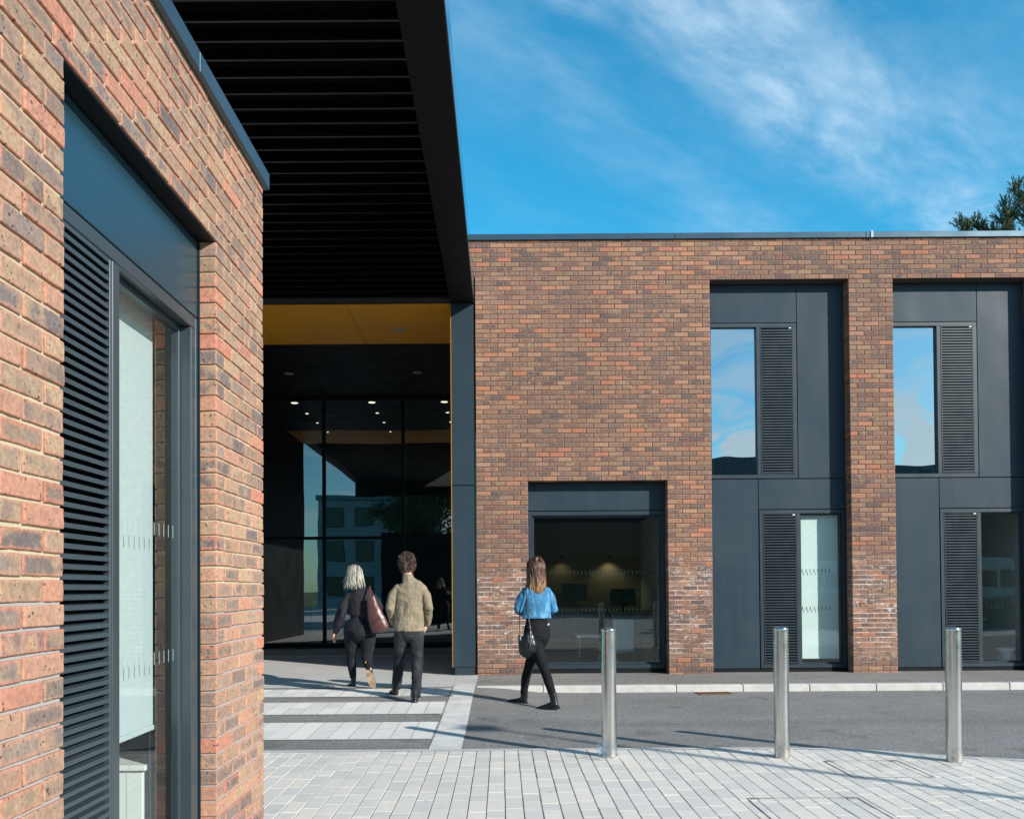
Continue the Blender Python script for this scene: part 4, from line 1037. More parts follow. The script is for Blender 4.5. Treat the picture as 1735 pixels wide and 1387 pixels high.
def leafy(x, y, h, cr, seed, label, grp):
    rg = random.Random(seed); r = empty('broadleaf_tree', (x, y, 0)); tag(r, label, 'tree', grp)
    tr = MB(); tr.tube([(x, y, 0), (x+0.15, y, h*0.35), (x, y, h*0.8)], [0.22, 0.16, 0.05], 9)
    lf = MB(); cl = []
    for k in range(34):
        v = Vector((rg.gauss(0, 1), rg.gauss(0, 1), rg.gauss(0, 1))).normalized()*rg.uniform(0.35, 1.0)
        c = Vector((x+v.x*cr, y+v.y*cr, h*0.64+v.z*h*0.30)); cl.append(c)
        tr.tube([(x, y, h*0.42), tuple(c)], [0.05, 0.015], 5, caps=False)
    for c in cl:
        for k in range(420):
            v = Vector((rg.gauss(0, .42), rg.gauss(0, .42), rg.gauss(0, .34)))*cr*0.42; q = c+v; s_ = rg.uniform(0.08, 0.16)
            a = Vector((rg.uniform(-1, 1), rg.uniform(-1, 1), rg.uniform(-1, 1))).normalized(); b = a.orthogonal().normalized()
            i = len(lf.v); lf.v += [tuple(q-a*s_), tuple(q+b*s_*0.5), tuple(q+a*s_), tuple(q-b*s_*0.5)]; lf.face([i, i+1, i+2, i+3])
    tr.build('trunk', M_TRUNK, r); lf.build('crown', M_LEAF, r, fixn=False)
leafy(-5.4, -17, 10.6, 2.7, 2, 'leafy tree on the left behind the viewer, seen mirrored in the lobby glass', 'trees mirrored in the glass')
leafy(-1.8, -18, 9.0, 3.0, 4, 'leafy tree behind the viewer nearer the middle, seen mirrored in the lobby glass', 'trees mirrored in the glass')

# ================================================================== things behind the viewer (seen in reflections)
hs_ = empty('tiled_house', (9, -24, 0)); tag(hs_, 'low house with a dark tiled roof behind the viewer, mirrored in the windows', 'house')
MB().box(1.5, 30, -30, -20.4, 0, 3.4).build('wall', M_DIN, hs_)
mb = MB(); mb.prism([(-30.6, 3.2), (-19.6, 3.2), (-19.6, 3.36), (-25.1, 9.2), (-30.6, 3.36)], 'x', 1.0, 30.6); mb.build('roof', M_TILE, hs_)
for x in (5, 11, 17, 23):
    f = MB().cbox(x, x+1.8, -20.42, -20.36, 0.9, 2.3, 0.01).build('window', M_WHITE, hs_); MB().quad((x+0.08, -20.35, 0.98), (x+1.72, -20.35, 0.98), (x+1.72, -20.35, 2.22), (x+0.08, -20.35, 2.22)).build('pane', M_GLASSU, f)
pb = empty('pale_building', (-9, -26, 0)); tag(pb, 'pale rendered block behind the viewer, mirrored in the lobby glass', 'building')
MB().box(-14, -4.5, -34, -25, 0, 8.2).build('wall', M_PALE, pb)
MB().cbox(-14.2, -4.3, -34.2, -24.8, 8.21, 8.6, 0.02).build('roof', M_COPE, pb)
for xx in (-13.2, -10.9, -8.6, -6.3):
    for zz in (0.9, 3.6, 6.1):
        f = MB().cbox(xx, xx+1.4, -25.0, -24.94, zz, zz+1.5, 0.01).build('window', M_FRAME, pb); MB().quad((xx+0.06, -24.93, zz+0.06), (xx+1.34, -24.93, zz+0.06), (xx+1.34, -24.93, zz+1.44), (xx+0.06, -24.93, zz+1.44)).build('pane', M_PLAST, f)
hd = MB(); rg = random.Random(8)
for k in range(15000):
    x = rg.uniform(6.0, 22.0); y = -1.2+rg.uniform(-0.35, 0.35); z = 0.1+rg.random()**0.6*0.98+0.05*math.sin(x*3)
    s_ = rg.uniform(0.03, 0.06); a = Vector((rg.uniform(-1, 1), rg.uniform(-1, 1), rg.uniform(-1, 1))).normalized(); b = a.orthogonal().normalized(); q = Vector((x, y, z))
    i = len(hd.v); hd.v += [tuple(q-a*s_), tuple(q+b*s_*0.6), tuple(q+a*s_), tuple(q-b*s_*0.6)]; hd.face([i, i+1, i+2, i+3])
hd.box(6.05, 21.95, -1.45, -0.95, 0, 0.85)
o = hd.build('hedge', M_LEAFH, fixn=False); tag(o, 'clipped green hedge beside the parked van, mirrored in the lower windows', 'hedge')
vn = empty('parked_van', (17.6, -4.5, 0)); tag(vn, 'pale parked van behind the hedge, mirrored in the far right lower window', 'van', 'vans parked behind the hedge')
def van():
    prof = [(-2.7, 0.45), (-2.7, 1.9), (-2.5, 2.25), (-2.2, 2.38), (1.0, 2.38), (1.35, 2.25), (1.95, 1.45), (2.6, 1.15), (2.72, 0.85), (2.72, 0.4), (-2.5, 0.35)]
    mb = MB(); mb.prism(prof, 'y', -0.95, 0.95)
    b = mb.build('body', M_VAN, vn, bevel=0.07); b.location = (0, 0, 0)
    for s in (-1, 1):
        for (a0, a1) in ((-2.5, -1.1), (-1.0, 0.3)):
            o = MB().cbox(a0, a1, s*0.956-0.006, s*0.956+0.006, 1.35, 1.95, 0.004).build('window', M_PLAST, vn); o.location = (0, 0, 0)
        o = MB().prism([(0.4, 1.35), (1.75, 1.35), (1.25, 1.98), (0.4, 1.98)], 'y', s*0.956-0.006, s*0.956+0.006).build('window', M_PLAST, vn); o.location = (0, 0, 0)
        for xx in (-1.75, 1.75):
            mb = MB(); mb.lathe([(0.0, -0.11), (0.30, -0.11), (0.34, -0.07), (0.34, 0.07), (0.30, 0.11), (0.0, 0.11)], (0, 0, 0), 28)
            o = mb.build('wheel', M_TYRE, vn); o.location = (xx, s*0.88, 0.34); o.rotation_euler = (math.pi/2, 0, 0)
            rm = MB(); rm.lathe([(0.0, 0.115), (0.18, 0.115), (0.20, 0.112)], (0, 0, 0), 24); q = rm.build('rim', M_STEEL, None); q.parent = o; q.location = (0, 0, 0); q.rotation_euler = (0 if s < 0 else math.pi, 0, 0)
    for s in (-1, 1):
        o = MB().cbox(2.66, 2.74, s*0.72-0.14, s*0.72+0.14, 0.82, 0.98, 0.01).build('headlight', M_WHITE, vn); o.location = (0, 0, 0)
van()
v2 = copy_tree(vn); v2.location = (11.4, -4.7, 0); v2['label'] = 'pale parked van behind the hedge, mirrored in the window with the pale blind'
hl = MB(); rg = random.Random(9)
for k in range(9000):
    q = Vector((rg.uniform(-4, 26), -17.2+rg.uniform(-0.5, 0.5), rg.random()**0.7*1.9)); s_ = rg.uniform(0.08, 0.15)
    a = Vector((rg.uniform(-1, 1), rg.uniform(-1, 1), rg.uniform(-1, 1))).normalized(); b = a.orthogonal().normalized(); i = len(hl.v)
    hl.v += [tuple(q-a*s_), tuple(q+b*s_*0.6), tuple(q+a*s_), tuple(q-b*s_*0.6)]; hl.face([i, i+1, i+2, i+3])
hl.box(-4, 26, -17.55, -16.85, 0, 1.75)
o = hl.build('hedge', M_LEAF, fixn=False); tag(o, 'tall dark hedge across the back of the yard in front of the tiled house', 'hedge')
# lamp post standing off to the right; its shadow crosses the plaza
lp = empty('lamp_post', (9.96, 0.27, 0)); tag(lp, 'tall slim grey lamp post off to the right whose shadow crosses the plaza', 'lamp post')
MB().tube([(9.96, 0.27, 0.0), (9.96, 0.27, 5.4)], [0.055, 0.04], 16).build('post', M_FRAME, lp)
MB().tube([(9.96, 0.27, 5.35), (9.9, 0.32, 5.55), (9.6, 0.57, 5.65)], 0.025, 10).build('arm', M_FRAME, lp)
MB().cbox(9.30, 9.66, 0.45, 0.72, 5.60, 5.68, 0.015).build('lamp_head', M_FRAME, lp)
# ================================================================== people
from mathutils.bvhtree import BVHTree
def limb(mb, rings, side=(1, 0, 0), n=18, cap=(1, 1)):
    """rings: [(x,y,z,a,b)] ellipse half-widths a along side, b across; rounded ends"""
    side = Vector(side); R_ = [(Vector(r[:3]), r[3], r[4] if len(r) > 4 else r[3]) for r in rings]
    P = [r[0] for r in R_]; out = []
    def tan(k): return (P[min(k+1, len(P)-1)]-P[max(k-1, 0)]).normalized()
    t0 = (P[1]-P[0]).normalized(); t1 = (P[-1]-P[-2]).normalized()
    if cap[0]:
        for q in (0.97, 0.8, 0.45): 
            s_ = math.sqrt(1-q*q); h = min(R_[0][1], R_[0][2])*0.9; out.append((P[0]-t0*h*q, R_[0][1]*s_, R_[0][2]*s_, t0))
    for k in range(len(P)): out.append((P[k], R_[k][1], R_[k][2], tan(k)))
    if cap[1]:
        for q in (0.45, 0.8, 0.97):
            s_ = math.sqrt(1-q*q); h = min(R_[-1][1], R_[-1][2])*0.9; out.append((P[-1]+t1*h*q, R_[-1][1]*s_, R_[-1][2]*s_, t1))
    base = len(mb.v)
    for (p, a, b, t) in out:
        A = (side-t*side.dot(t))
        A = A.normalized() if A.length > 1e-3 else t.orthogonal().normalized()
        B = t.cross(A)
        for j in range(n):
            an = 2*math.pi*j/n; mb.v.append(tuple(p+A*(a*math.cos(an))+B*(b*math.sin(an))))
    for k in range(len(out)-1):
        for j in range(n):
            a = base+k*n+j; b = base+k*n+(j+1) % n; mb.face([a, b, b+n, a+n])
    mb.face([base+j for j in range(n)][::-1]); mb.face([base+(len(out)-1)*n+j for j in range(n)])
def blob(name, mb, mat, parent, voxel=0.008, smooth=4, wr=0.0, wscale=(12, 12, 20), seed=0.0, M=None):
    o = mb.build(name, mat, None)
    md = o.modifiers.new('r', 'REMESH'); md.mode = 'VOXEL'; md.voxel_size = voxel; md.use_smooth_shade = True
    sm_ = o.modifiers.new('s', 'SMOOTH'); sm_.factor = 0.5; sm_.iterations = smooth
    bpy.context.view_layer.update()
    dg = bpy.context.evaluated_depsgraph_get(); me = bpy.data.meshes.new_from_object(o.evaluated_get(dg))
    old = o.data; o.modifiers.clear(); o.data = me; bpy.data.meshes.remove(old); me.name = name
    if not me.materials: me.materials.append(mat)
    if wr:
        nr = [v.normal.copy() for v in me.vertices]
        for v, nn in zip(me.vertices, nr):
            c = v.co; q = Vector((c.x*wscale[0]+seed, c.y*wscale[1], c.z*wscale[2]))
            w1 = 1-abs(mnoise.noise(q))*2.6; q2 = Vector((q.x*1.7+q.z*0.9, q.y*1.7, q.z*1.9-q.x*0.5)); w2 = 1-abs(mnoise.noise(q2+Vector((5, 1, 2))))*3.0
            v.co = c+nn*(wr*(w1*0.55+w2*0.5))
    me.polygons.foreach_set('use_smooth', [True]*len(me.polygons)); me.update()
    o.parent = parent
    return o
def fingers(mb, wrist, d, side, palmn, curl=0.5, s=1.0):
    """palm, four unequal curled fingers and a thumb leaving the side of the palm"""
    wrist = Vector(wrist); d = Vector(d).normalized(); side = Vector(side); side = (side-d*side.dot(d)).normalized(); pn = Vector(palmn); pn = (pn-d*pn.dot(d)).normalized()
    k = wrist+d*0.085*s
    limb(mb, [(*wrist, 0.026*s, 0.020*s), (*(wrist+d*0.04*s), 0.036*s, 0.017*s), (*k, 0.039*s, 0.014*s)], side, 12)
    for i, (off, L) in enumerate(((-0.030, 0.070), (-0.010, 0.080), (0.010, 0.074), (0.029, 0.058))):
        p0 = k+side*off*s-d*0.005; d1 = (d+pn*curl*0.5).normalized(); p1 = p0+d1*L*0.5*s; d2 = (d+pn*curl*1.6).normalized(); p2 = p1+d2*L*0.3*s; d3 = (d*0.5+pn*curl*2.2).normalized(); p3 = p2+d3*L*0.22*s
        limb(mb, [(*p0, 0.0098*s), (*p1, 0.0092*s), (*p2, 0.0084*s), (*p3, 0.007*s)], side, 8)
    t0 = wrist+d*0.028*s-side*0.030*s; t1 = t0+(d*0.8-side*0.65+pn*0.3).normalized()*0.036*s; t2 = t1+(d*1.0-side*0.1+pn*0.5).normalized()*0.030*s
    limb(mb, [(*t0, 0.013*s), (*t1, 0.0115*s), (*t2, 0.009*s)], side, 8)
def head(mb, C, F, S, s=1.0):
    """C centre of skull; face looks along F"""
    C = Vector(C); F = Vector(F).normalized(); S = Vector(S).normalized(); U = Vector((0, 0, 1))
    rings = []
    for (z, fo, a, b) in ((-0.125, 0.055, 0.030, 0.032), (-0.105, 0.045, 0.048, 0.055), (-0.07, 0.025, 0.060, 0.078), (-0.03, 0.01, 0.068, 0.090), (0.01, 0.003, 0.074, 0.096), (0.045, -0.002, 0.074, 0.094), (0.072, -0.004, 0.060, 0.078), (0.088, -0.006, 0.036, 0.048)):
        p = C+F*fo*s+U*z*s; rings.append((*p, a*s, b*s))
    limb(mb, rings, S, 20)
    limb(mb, [(*(C+F*0.090*s+U*0.005*s), 0.010*s), (*(C+F*0.108*s-U*0.030*s), 0.013*s), (*(C+F*0.098*s-U*0.040*s), 0.015*s, 0.010*s)], S, 10)
    limb(mb, [(*(C+F*0.088*s-U*0.068*s-S*0.018*s), 0.007*s), (*(C+F*0.094*s-U*0.067*s), 0.009*s), (*(C+F*0.088*s-U*0.068*s+S*0.018*s), 0.007*s)], U, 8)
    limb(mb, [(*(C+F*0.086*s+U*0.022*s-S*0.045*s), 0.009*s), (*(C+F*0.094*s+U*0.020*s), 0.008*s), (*(C+F*0.086*s+U*0.022*s+S*0.045*s), 0.009*s)], U, 8)
    for q in (-1, 1):
        limb(mb, [(*(C+S*q*0.074*s-F*0.004*s-U*0.034*s), 0.008*s, 0.009*s), (*(C+S*q*0.083*s-F*0.010*s-U*0.008*s), 0.009*s, 0.018*s), (*(C+S*q*0.080*s-F*0.012*s+U*0.014*s), 0.008*s, 0.014*s)], S, 8)
def eyes(parent, C, F, S, s=1.0):
    C = Vector(C); F = Vector(F).normalized(); S = Vector(S).normalized()
    for q in (-1, 1):
        c = C+F*0.080*s+S*q*0.031*s+Vector((0, 0, 0.002)); mb = MB(); limb(mb, [(*(c-F*0.004), 0.0115*s), (*(c+F*0.004), 0.0105*s)], S, 12)
        e_ = mb.build('eye', M_EYE, None); e_.parent = parent
M_EYE = simple('eye_dark', (0.10, 0.08, 0.07), 0.2)
def boot(name, parent, heel, fwd, upv, shaft_dir, shaft, mat, smat, s=1.0, tab=False, low=False):
    """heel = point on the ground under the back of the heel"""
    F = Vector(fwd).normalized(); U = Vector(upv); U = (U-F*U.dot(F)).normalized(); S = F.cross(U); H = Vector(heel); D = Vector(shaft_dir).normalized()
    P = lambda f, u, l=0.0: H+F*f*s+U*u*s+S*l*s
    mb = MB()
    limb(mb, [(*P(0.035, 0.052), 0.036*s, 0.040*s), (*P(0.085, 0.058), 0.036*s, 0.040*s), (*P(0.15, 0.048), 0.044*s, 0.030*s), (*P(0.20, 0.044), 0.046*s, 0.027*s), (*P(0.245, 0.040), 0.036*s, 0.022*s)], S, 16)
    a = P(0.050, 0.06); limb(mb, [(*a, 0.040*s, 0.045*s), (*(a+D*0.05*s), 0.038*s, 0.045*s), (*(a+D*shaft), 0.044*s, 0.048*s)], S, 16, cap=(1, 0))
    b = blob(name, mb, mat, parent, 0.006, 3)
    mb = MB(); out = []
    for k in range(24):
        an = 2*math.pi*k/24; c, q = math.cos(an), math.sin(an); f = 0.128-0.140*c; wd = 0.040+0.008*math.sin(min(1, max(0, (f+0.01)/0.28))*math.pi*1.0)*(1 if f > 0.14 else 0.1); out.append((f, wd*q))
    i = len(mb.v); n = len(out)
    for (f, l) in out: mb.v.append(tuple(P(f, 0.0, l)))
    for (f, l) in out: mb.v.append(tuple(P(f, 0.028 if f > 0.10 else 0.032, l*1.02)))
    mb.face(list(range(i, i+n))[::-1]); mb.face(list(range(i+n, i+2*n)))
    for k in range(n): mb.face([i+k, i+(k+1) % n, i+n+(k+1) % n, i+n+k])
    so_ = mb.build('sole', smat, None); so_.parent = b
    if tab:
        bk = (F-D*F.dot(D)).normalized(); q = a+D*(shaft+0.005)-bk*0.046*s; mb = MB(); mb.cbox(-0.005, 0.005, -0.003, 0.003, -0.014, 0.014, 0.001); tb = mb.build('heel_tab', M_YEL, None); tb.parent = b; tb.location = q
    return b
def strands(name, parent, C, rad, F, mat, n, zend, seed, r0=0.0042, flare=0.0, wave=0.004, front=0.45, topfront=True, rnd=(0, 1), back=1.0, spread=1.0, cap=True, capz=-0.2):
    rg = random.Random(seed); C = Vector(C); F = Vector(F).normalized(); mb = MB()
    if cap:
        # under-layer
        i = len(mb.v); nu, nv = 20, 12; idx = {}
        for q in range(nv+1):
            for p in range(nu):
                th = math.pi*q/nv; ph = 2*math.pi*p/nu; d = Vector((math.sin(th)*math.cos(ph), math.sin(th)*math.sin(ph), math.cos(th)))
                if d.dot(F) > front and d.z < 0.55: d = d.copy(); k = 0.86
                else: k = 1.0
                if d.z < capz: d.z = capz; k *= 0.9
                mb.v.append(tuple(C+Vector((d.x*rad[0], d.y*rad[1], d.z*rad[2]))*k))
        for q in range(nv):
            for p in range(nu): mb.face([i+q*nu+p, i+q*nu+(p+1) % nu, i+(q+1)*nu+(p+1) % nu, i+(q+1)*nu+p], rnd=(0.3, 0.5), smooth=True)
    for _ in range(n):
        while True:
            d = Vector((rg.gauss(0, 1), rg.gauss(0, 1), rg.gauss(0.35, 0.9))).normalized()
            if d.z < -0.15: continue
            if d.dot(F) > front and d.z < 0.62: continue
            break
        p = C+Vector((d.x*rad[0], d.y*rad[1], d.z*rad[2]))*rg.uniform(0.97, 1.04); pts = [p.copy()]; end = zend+rg.gauss(0, 0.020)
        ph = rg.random()*6; fr = rg.uniform(20, 40); sgn = rg.uniform(-1, 1)
        for st_ in range(60):
            dd = p-C; nrm = Vector((dd.x/rad[0]**2, dd.y/rad[1]**2, dd.z/rad[2]**2)).normalized()
            if p.z > C.z-0.01:
                v = Vector((0, 0, -1))-F*(0.9 if topfront else 0.0)+Vector((rg.gauss(0, .08), rg.gauss(0, .08), 0)); v = (v-nrm*v.dot(nrm)).normalized()
            else: v = (Vector((0, 0, -1))+Vector((dd.x, dd.y, 0))*flare).normalized()
            p = p+v*0.016; e_ = Vector(((p.x-C.x)/rad[0], (p.y-C.y)/rad[1], max(0, (p.z-C.z))/rad[2])).length
            if e_ < 1.0 and p.z > C.z-0.02: p += nrm*(1.0-e_)*rad[0]*0.8
            q = p+Vector((math.sin(p.z*fr+ph), math.cos(p.z*fr+ph), 0))*wave
            pts.append(q)
            if p.z < end: break
        if len(pts) < 3: continue
        if rg.random() < 0.07:
            o_ = Vector((rg.gauss(0, 1), rg.gauss(0, 1), 0))*0.012
            pts = [q+o_*(k/len(pts))**2*2.2 for k, q in enumerate(pts)]
        rr = [r0*(0.7 if k == 0 else 1.0) for k in range(len(pts))]; rr[-1] = r0*0.25; rr[-2] = r0*0.7
        mb.tube(pts, rr, 4, caps=False, rnd=(rnd[0]+(rnd[1]-rnd[0])*rg.random(), rg.random()))
    o = mb.build(name, mat, None, fixn=False); o.parent = parent; return o
def tufts(name, parent, C, rad, F, mat, n, seed, L=(0.03, 0.06), r0=0.004, out=0.5, zmin=-0.45):
    rg = random.Random(seed); C = Vector(C); F = Vector(F).normalized(); mb = MB()
    i = len(mb.v); nu, nv = 20, 12
    for q in range(nv+1):
        for p in range(nu):
            th = math.pi*q/nv; ph = 2*math.pi*p/nu; d = Vector((math.sin(th)*math.cos(ph), math.sin(th)*math.sin(ph), math.cos(th)))
            k = 0.84 if (d.dot(F) > 0.4 and d.z < 0.5) else 0.98
            if d.z < zmin: k *= 0.75
            mb.v.append(tuple(C+Vector((d.x*rad[0], d.y*rad[1], d.z*rad[2]))*k))
    for q in range(nv):
        for p in range(nu): mb.face([i+q*nu+p, i+q*nu+(p+1) % nu, i+(q+1)*nu+(p+1) % nu, i+(q+1)*nu+p], rnd=(0.25, 0.5), smooth=True)
    for _ in range(n):
        while True:
            d = Vector((rg.gauss(0, 1), rg.gauss(0, 1), rg.gauss(0.1, 0.9))).normalized()
            if d.z < zmin-0.25 or (d.dot(F) > 0.4 and d.z < 0.55): continue
            break
        p = C+Vector((d.x*rad[0], d.y*rad[1], d.z*rad[2]))*0.97; l = rg.uniform(*L); cl = Vector((mnoise.noise(d*3.0)*1.6, mnoise.noise(d*3.0+Vector((9, 0, 0)))*1.6, -0.55+0.5*max(0, d.z)))
        tdir = (d*out+cl+Vector((rg.gauss(0, .35), rg.gauss(0, .35), rg.gauss(0, .3)))).normalized()
        p1 = p+(d*0.6+tdir*0.6).normalized()*l*0.5; p2 = p1+tdir*l*0.5
        mb.tube([p, p1, p2], [r0, r0*0.9, r0*0.2], 4, caps=False, rnd=(rg.random(), rg.random()))
    o = mb.build(name, mat, None, fixn=False); o.parent = parent; return o
M_HMAN = hairmat('man_hair', [(0.0, (0.030, 0.018, 0.012)), (0.5, (0.075, 0.045, 0.030)), (1.0, (0.17, 0.105, 0.070))])
M_HBOB = hairmat('bleached_hair', [(0.0, (0.05, 0.035, 0.025)), (0.55, (0.13, 0.10, 0.075)), (1.0, (0.55, 0.52, 0.46))], grad=(1.655, 1.705, (0.035, 0.030, 0.025), (0.54, 0.50, 0.41)))
M_HLONG = hairmat('brown_hair', [(0.0, (0.030, 0.014, 0.009)), (0.5, (0.075, 0.034, 0.020)), (1.0, (0.20, 0.10, 0.055))], grad=(1.42, 1.58, (0.42, 0.23, 0.105), (0.13, 0.060, 0.032)))
def strap(parent, name, pts, w, mat, th=0.004):
    """flat strap: width vector roughly horizontal"""
    mb = MB(); P = [Vector(p) for p in pts]
    for k, p in enumerate(P):
        t = (P[min(k+1, len(P)-1)]-P[max(k-1, 0)]).normalized(); a = Vector((1, 0.2, 0)); a = (a-t*a.dot(t)).normalized(); b = t.cross(a)
        mb.v += [tuple(p+a*w/2+b*th/2), tuple(p-a*w/2+b*th/2), tuple(p-a*w/2-b*th/2), tuple(p+a*w/2-b*th/2)]
    for k in range(len(P)-1):
        for j in range(4): mb.face([4*k+j, 4*k+(j+1) % 4, 4*k+4+(j+1) % 4, 4*k+4+j], smooth=False)
    mb.face([0, 1, 2, 3]); mb.face([4*(len(P)-1)+j for j in (3, 2, 1, 0)])
    o = mb.build(name, mat, None); o.parent = parent; return o
def person(loc, label, bodymb):
    b = blob('person', bodymb, M_SKIN, None, 0.006, 3); b.location = loc; tag(b, label, 'person'); return b
X = (1, 0, 0)

# ---- man in khaki jacket
mb = MB(); Cm = (-0.012, 0.045, 1.715)
head(mb, Cm, (0.05, 1, 0), X, 1.0)
limb(mb, [(0.0, 0.0, 1.46, 0.062, 0.058), (-0.004, 0.012, 1.56, 0.054, 0.055), (-0.010, 0.03, 1.64, 0.055, 0.06)], X)
limb(mb, [(0.010, 0, 0.90, 0.14, 0.09), (0.015, 0, 1.05, 0.13, 0.085), (0.02, 0, 1.25, 0.155, 0.095), (0.022, 0, 1.35, 0.145, 0.08), (0.012, 0, 1.43, 0.08, 0.06)], X)
aL = ((-0.145, 0, 1.405), (-0.220, -0.035, 1.15), (-0.195, 0.13, 0.955)); aR = ((0.195, 0, 1.405), (0.262, -0.035, 1.145), (0.225, 0.13, 0.945))
for a, q in ((aL, -1), (aR, 1)): limb(mb, [(a[0][0]-q*0.06, 0, a[0][2]-0.05, 0.034), (*(Vector(a[0]).lerp(Vector(a[1]), 0.4)), 0.036), (*a[1], 0.034), (*a[2], 0.026)], X)
fingers(mb, aL[2], (0.25, 0.15, -0.8), (0, 1, 0), (1, 0, 0), 0.4); fingers(mb, aR[2], (-0.25, 0.15, -0.8), (0, 1, 0), (-1, 0, 0), 0.4)
mlL = ((-0.075, 0, 0.85), (-0.133, 0.13, 0.475), (-0.190, 0.31, 0.13)); mlR = ((0.095, 0, 0.85), (0.118, -0.06, 0.47), (0.112, -0.27, 0.10))
for l in (mlL, mlR): limb(mb, [(*l[0], 0.075), (*l[1], 0.050), (*l[2], 0.036)], X)
limb(mb, [(*mlL[2], 0.030), (-0.215, 0.33, 0.065, 0.022)], X); limb(mb, [(*mlR[2], 0.030), (0.100, -0.22, 0.020, 0.022)], X)
man = person((-1.17, 10.55, 0.05), 'man in a khaki jacket and charcoal jeans walking with hands in pockets', mb)
eyes(man, Cm, (0.05, 1, 0), X)
mb = MB()
limb(mb, [(0.012, 0, 0.868, 0.193, 0.128), (0.012, 0, 0.95, 0.187, 0.122), (0.016, 0, 1.08, 0.178, 0.116), (0.020, 0, 1.25, 0.186, 0.120), (0.024, 0, 1.34, 0.196, 0.114), (0.024, 0, 1.405, 0.196, 0.100), (0.020, 0.0, 1.450, 0.150, 0.088), (0.010, 0.002, 1.485, 0.090, 0.076), (0.003, 0.004, 1.515, 0.068, 0.070)], X, 28, cap=(0, 1))
limb(mb, [(0.002, 0.004, 1.485, 0.072, 0.070), (-0.003, 0.014, 1.562, 0.063, 0.066)], X, 20, cap=(0, 0))
for a, q in ((aL, -1), (aR, 1)):
    e_ = Vector(a[1]); w_ = Vector(a[2]); s_ = Vector(a[0])
    limb(mb, [(*(s_+Vector((-q*0.022, 0, -0.008))), 0.052, 0.066), (*(s_.lerp(e_, 0.35)+Vector((q*0.006, 0, 0))), 0.062, 0.066), (*e_, 0.054, 0.058), (*e_.lerp(w_, 0.5), 0.050, 0.052), (*w_, 0.042, 0.046)], X, 20, cap=(1, 0))
jk = blob('jacket', mb, M_KHAKI, man, 0.007, 3, 0.0090, (9, 9, 4.5), 3.0)
tree = BVHTree.FromObject(jk, bpy.context.evaluated_depsgraph_get())
pts = []
for k in range(34):
    z = 0.875+0.66*k/33; h = tree.ray_cast(Vector((0.012-0.012*k/33, -1.0, z)), Vector((0, 1, 0)))
    if h[0]: pts.append(h[0]+Vector((0, -0.0005, 0)))
mb = MB(); mb.tube(pts, 0.0022, 5, caps=False); sm_ = mb.build('back_seam', M_KHAKI, None); sm_.parent = jk
mb = MB()
limb(mb, [(0.012, 0, 0.99, 0.150, 0.102), (0.012, 0, 0.90, 0.168, 0.118), (0.012, -0.005, 0.83, 0.172, 0.122)], X, 24)
lp_ = [(-0.080, -0.004, 0.83, 0.094, 0.110), (-0.105, 0.05, 0.66, 0.078, 0.085), (-0.133, 0.13, 0.475, 0.066, 0.068), (-0.160, 0.22, 0.30, 0.064, 0.066), (-0.188, 0.305, 0.135, 0.062, 0.066)]
rp_ = [(0.102, -0.004, 0.83, 0.094, 0.110), (0.112, -0.03, 0.66, 0.080, 0.086), (0.120, -0.06, 0.475, 0.070, 0.072), (0.120, -0.16, 0.28, 0.061, 0.066), (0.114, -0.270, 0.085, 0.060, 0.066)]
limb(mb, lp_, X, 20, cap=(1, 0)); limb(mb, rp_, X, 20, cap=(1, 0))
blob('jeans', mb, M_BJEAN, man, 0.007, 3, 0.0060, (8, 8, 16), 8.0)
boot('boot', man, (-0.180, 0.215, 0.012), (-0.35, 1, -0.02), (0, 0, 1), (0.02, -0.10, 1), 0.13, M_BLEATH, M_SOLE, 1.08)
boot('boot', man, (0.112, -0.345, -0.040), (-0.12, 1, 0.04), (0, 0, 1), (0.0, 0.12, 1), 0.13, M_BLEATH, M_SOLE, 1.08)
tufts('hair', man, (-0.014, 0.032, 1.718), (0.087, 0.112, 0.116), (0.05, 1, 0), M_HMAN, 1500, 4, (0.022, 0.052), 0.0036, 0.30, -0.86)
tufts('nape_hair', man, (-0.012, 0.018, 1.640), (0.062, 0.070, 0.062), (0.0, 1, 0), M_HMAN, 300, 5, (0.02, 0.045), 0.0040, 0.15, -0.7)

# ---- woman with bleached bob and tote
mb = MB(); Cw = (-0.035, 0.055, 1.583)
head(mb, Cw, (-0.08, 1, 0), X, 0.95)
limb(mb, [(0.01, 0, 1.33, 0.055, 0.05), (-0.01, 0.012, 1.42, 0.045, 0.046), (-0.025, 0.035, 1.51, 0.046, 0.05)], X)
limb(mb, [(0.05, 0, 0.86, 0.13, 0.09), (0.055, 0, 0.98, 0.115, 0.08), (0.05, 0, 1.15, 0.13, 0.085), (0.045, 0, 1.27, 0.14, 0.08), (0.03, 0, 1.34, 0.08, 0.06)], X)
wLa = ((-0.125, 0, 1.29), (-0.215, -0.03, 1.02), (-0.312, 0.075, 0.765)); wRa = ((0.215, 0, 1.295), (0.320, -0.045, 1.11), (0.245, 0.19, 1.21))
for a, q in ((wLa, -1), (wRa, 1)): limb(mb, [(a[0][0]-q*0.06, 0, a[0][2]-0.05, 0.030), (*(Vector(a[0]).lerp(Vector(a[1]), 0.4)), 0.034), (*a[1], 0.031), (*a[2], 0.022)], X)
fingers(mb, wLa[2], (-0.22, 0.12, -0.9), (0.3, 1, 0), (1, -0.2, 0), 0.45, 0.92); fingers(mb, wRa[2], (-0.2, 0.6, 0.5), (0, 0, 1), (-1, 0, 0), 1.3, 0.9)
wl_ = ((-0.045, 0, 0.80), (-0.098, 0.10, 0.445), (-0.080, 0.168, 0.10)); wr_ = ((0.135, 0, 0.80), (0.130, 0.03, 0.44), (0.195, -0.12, 0.30))
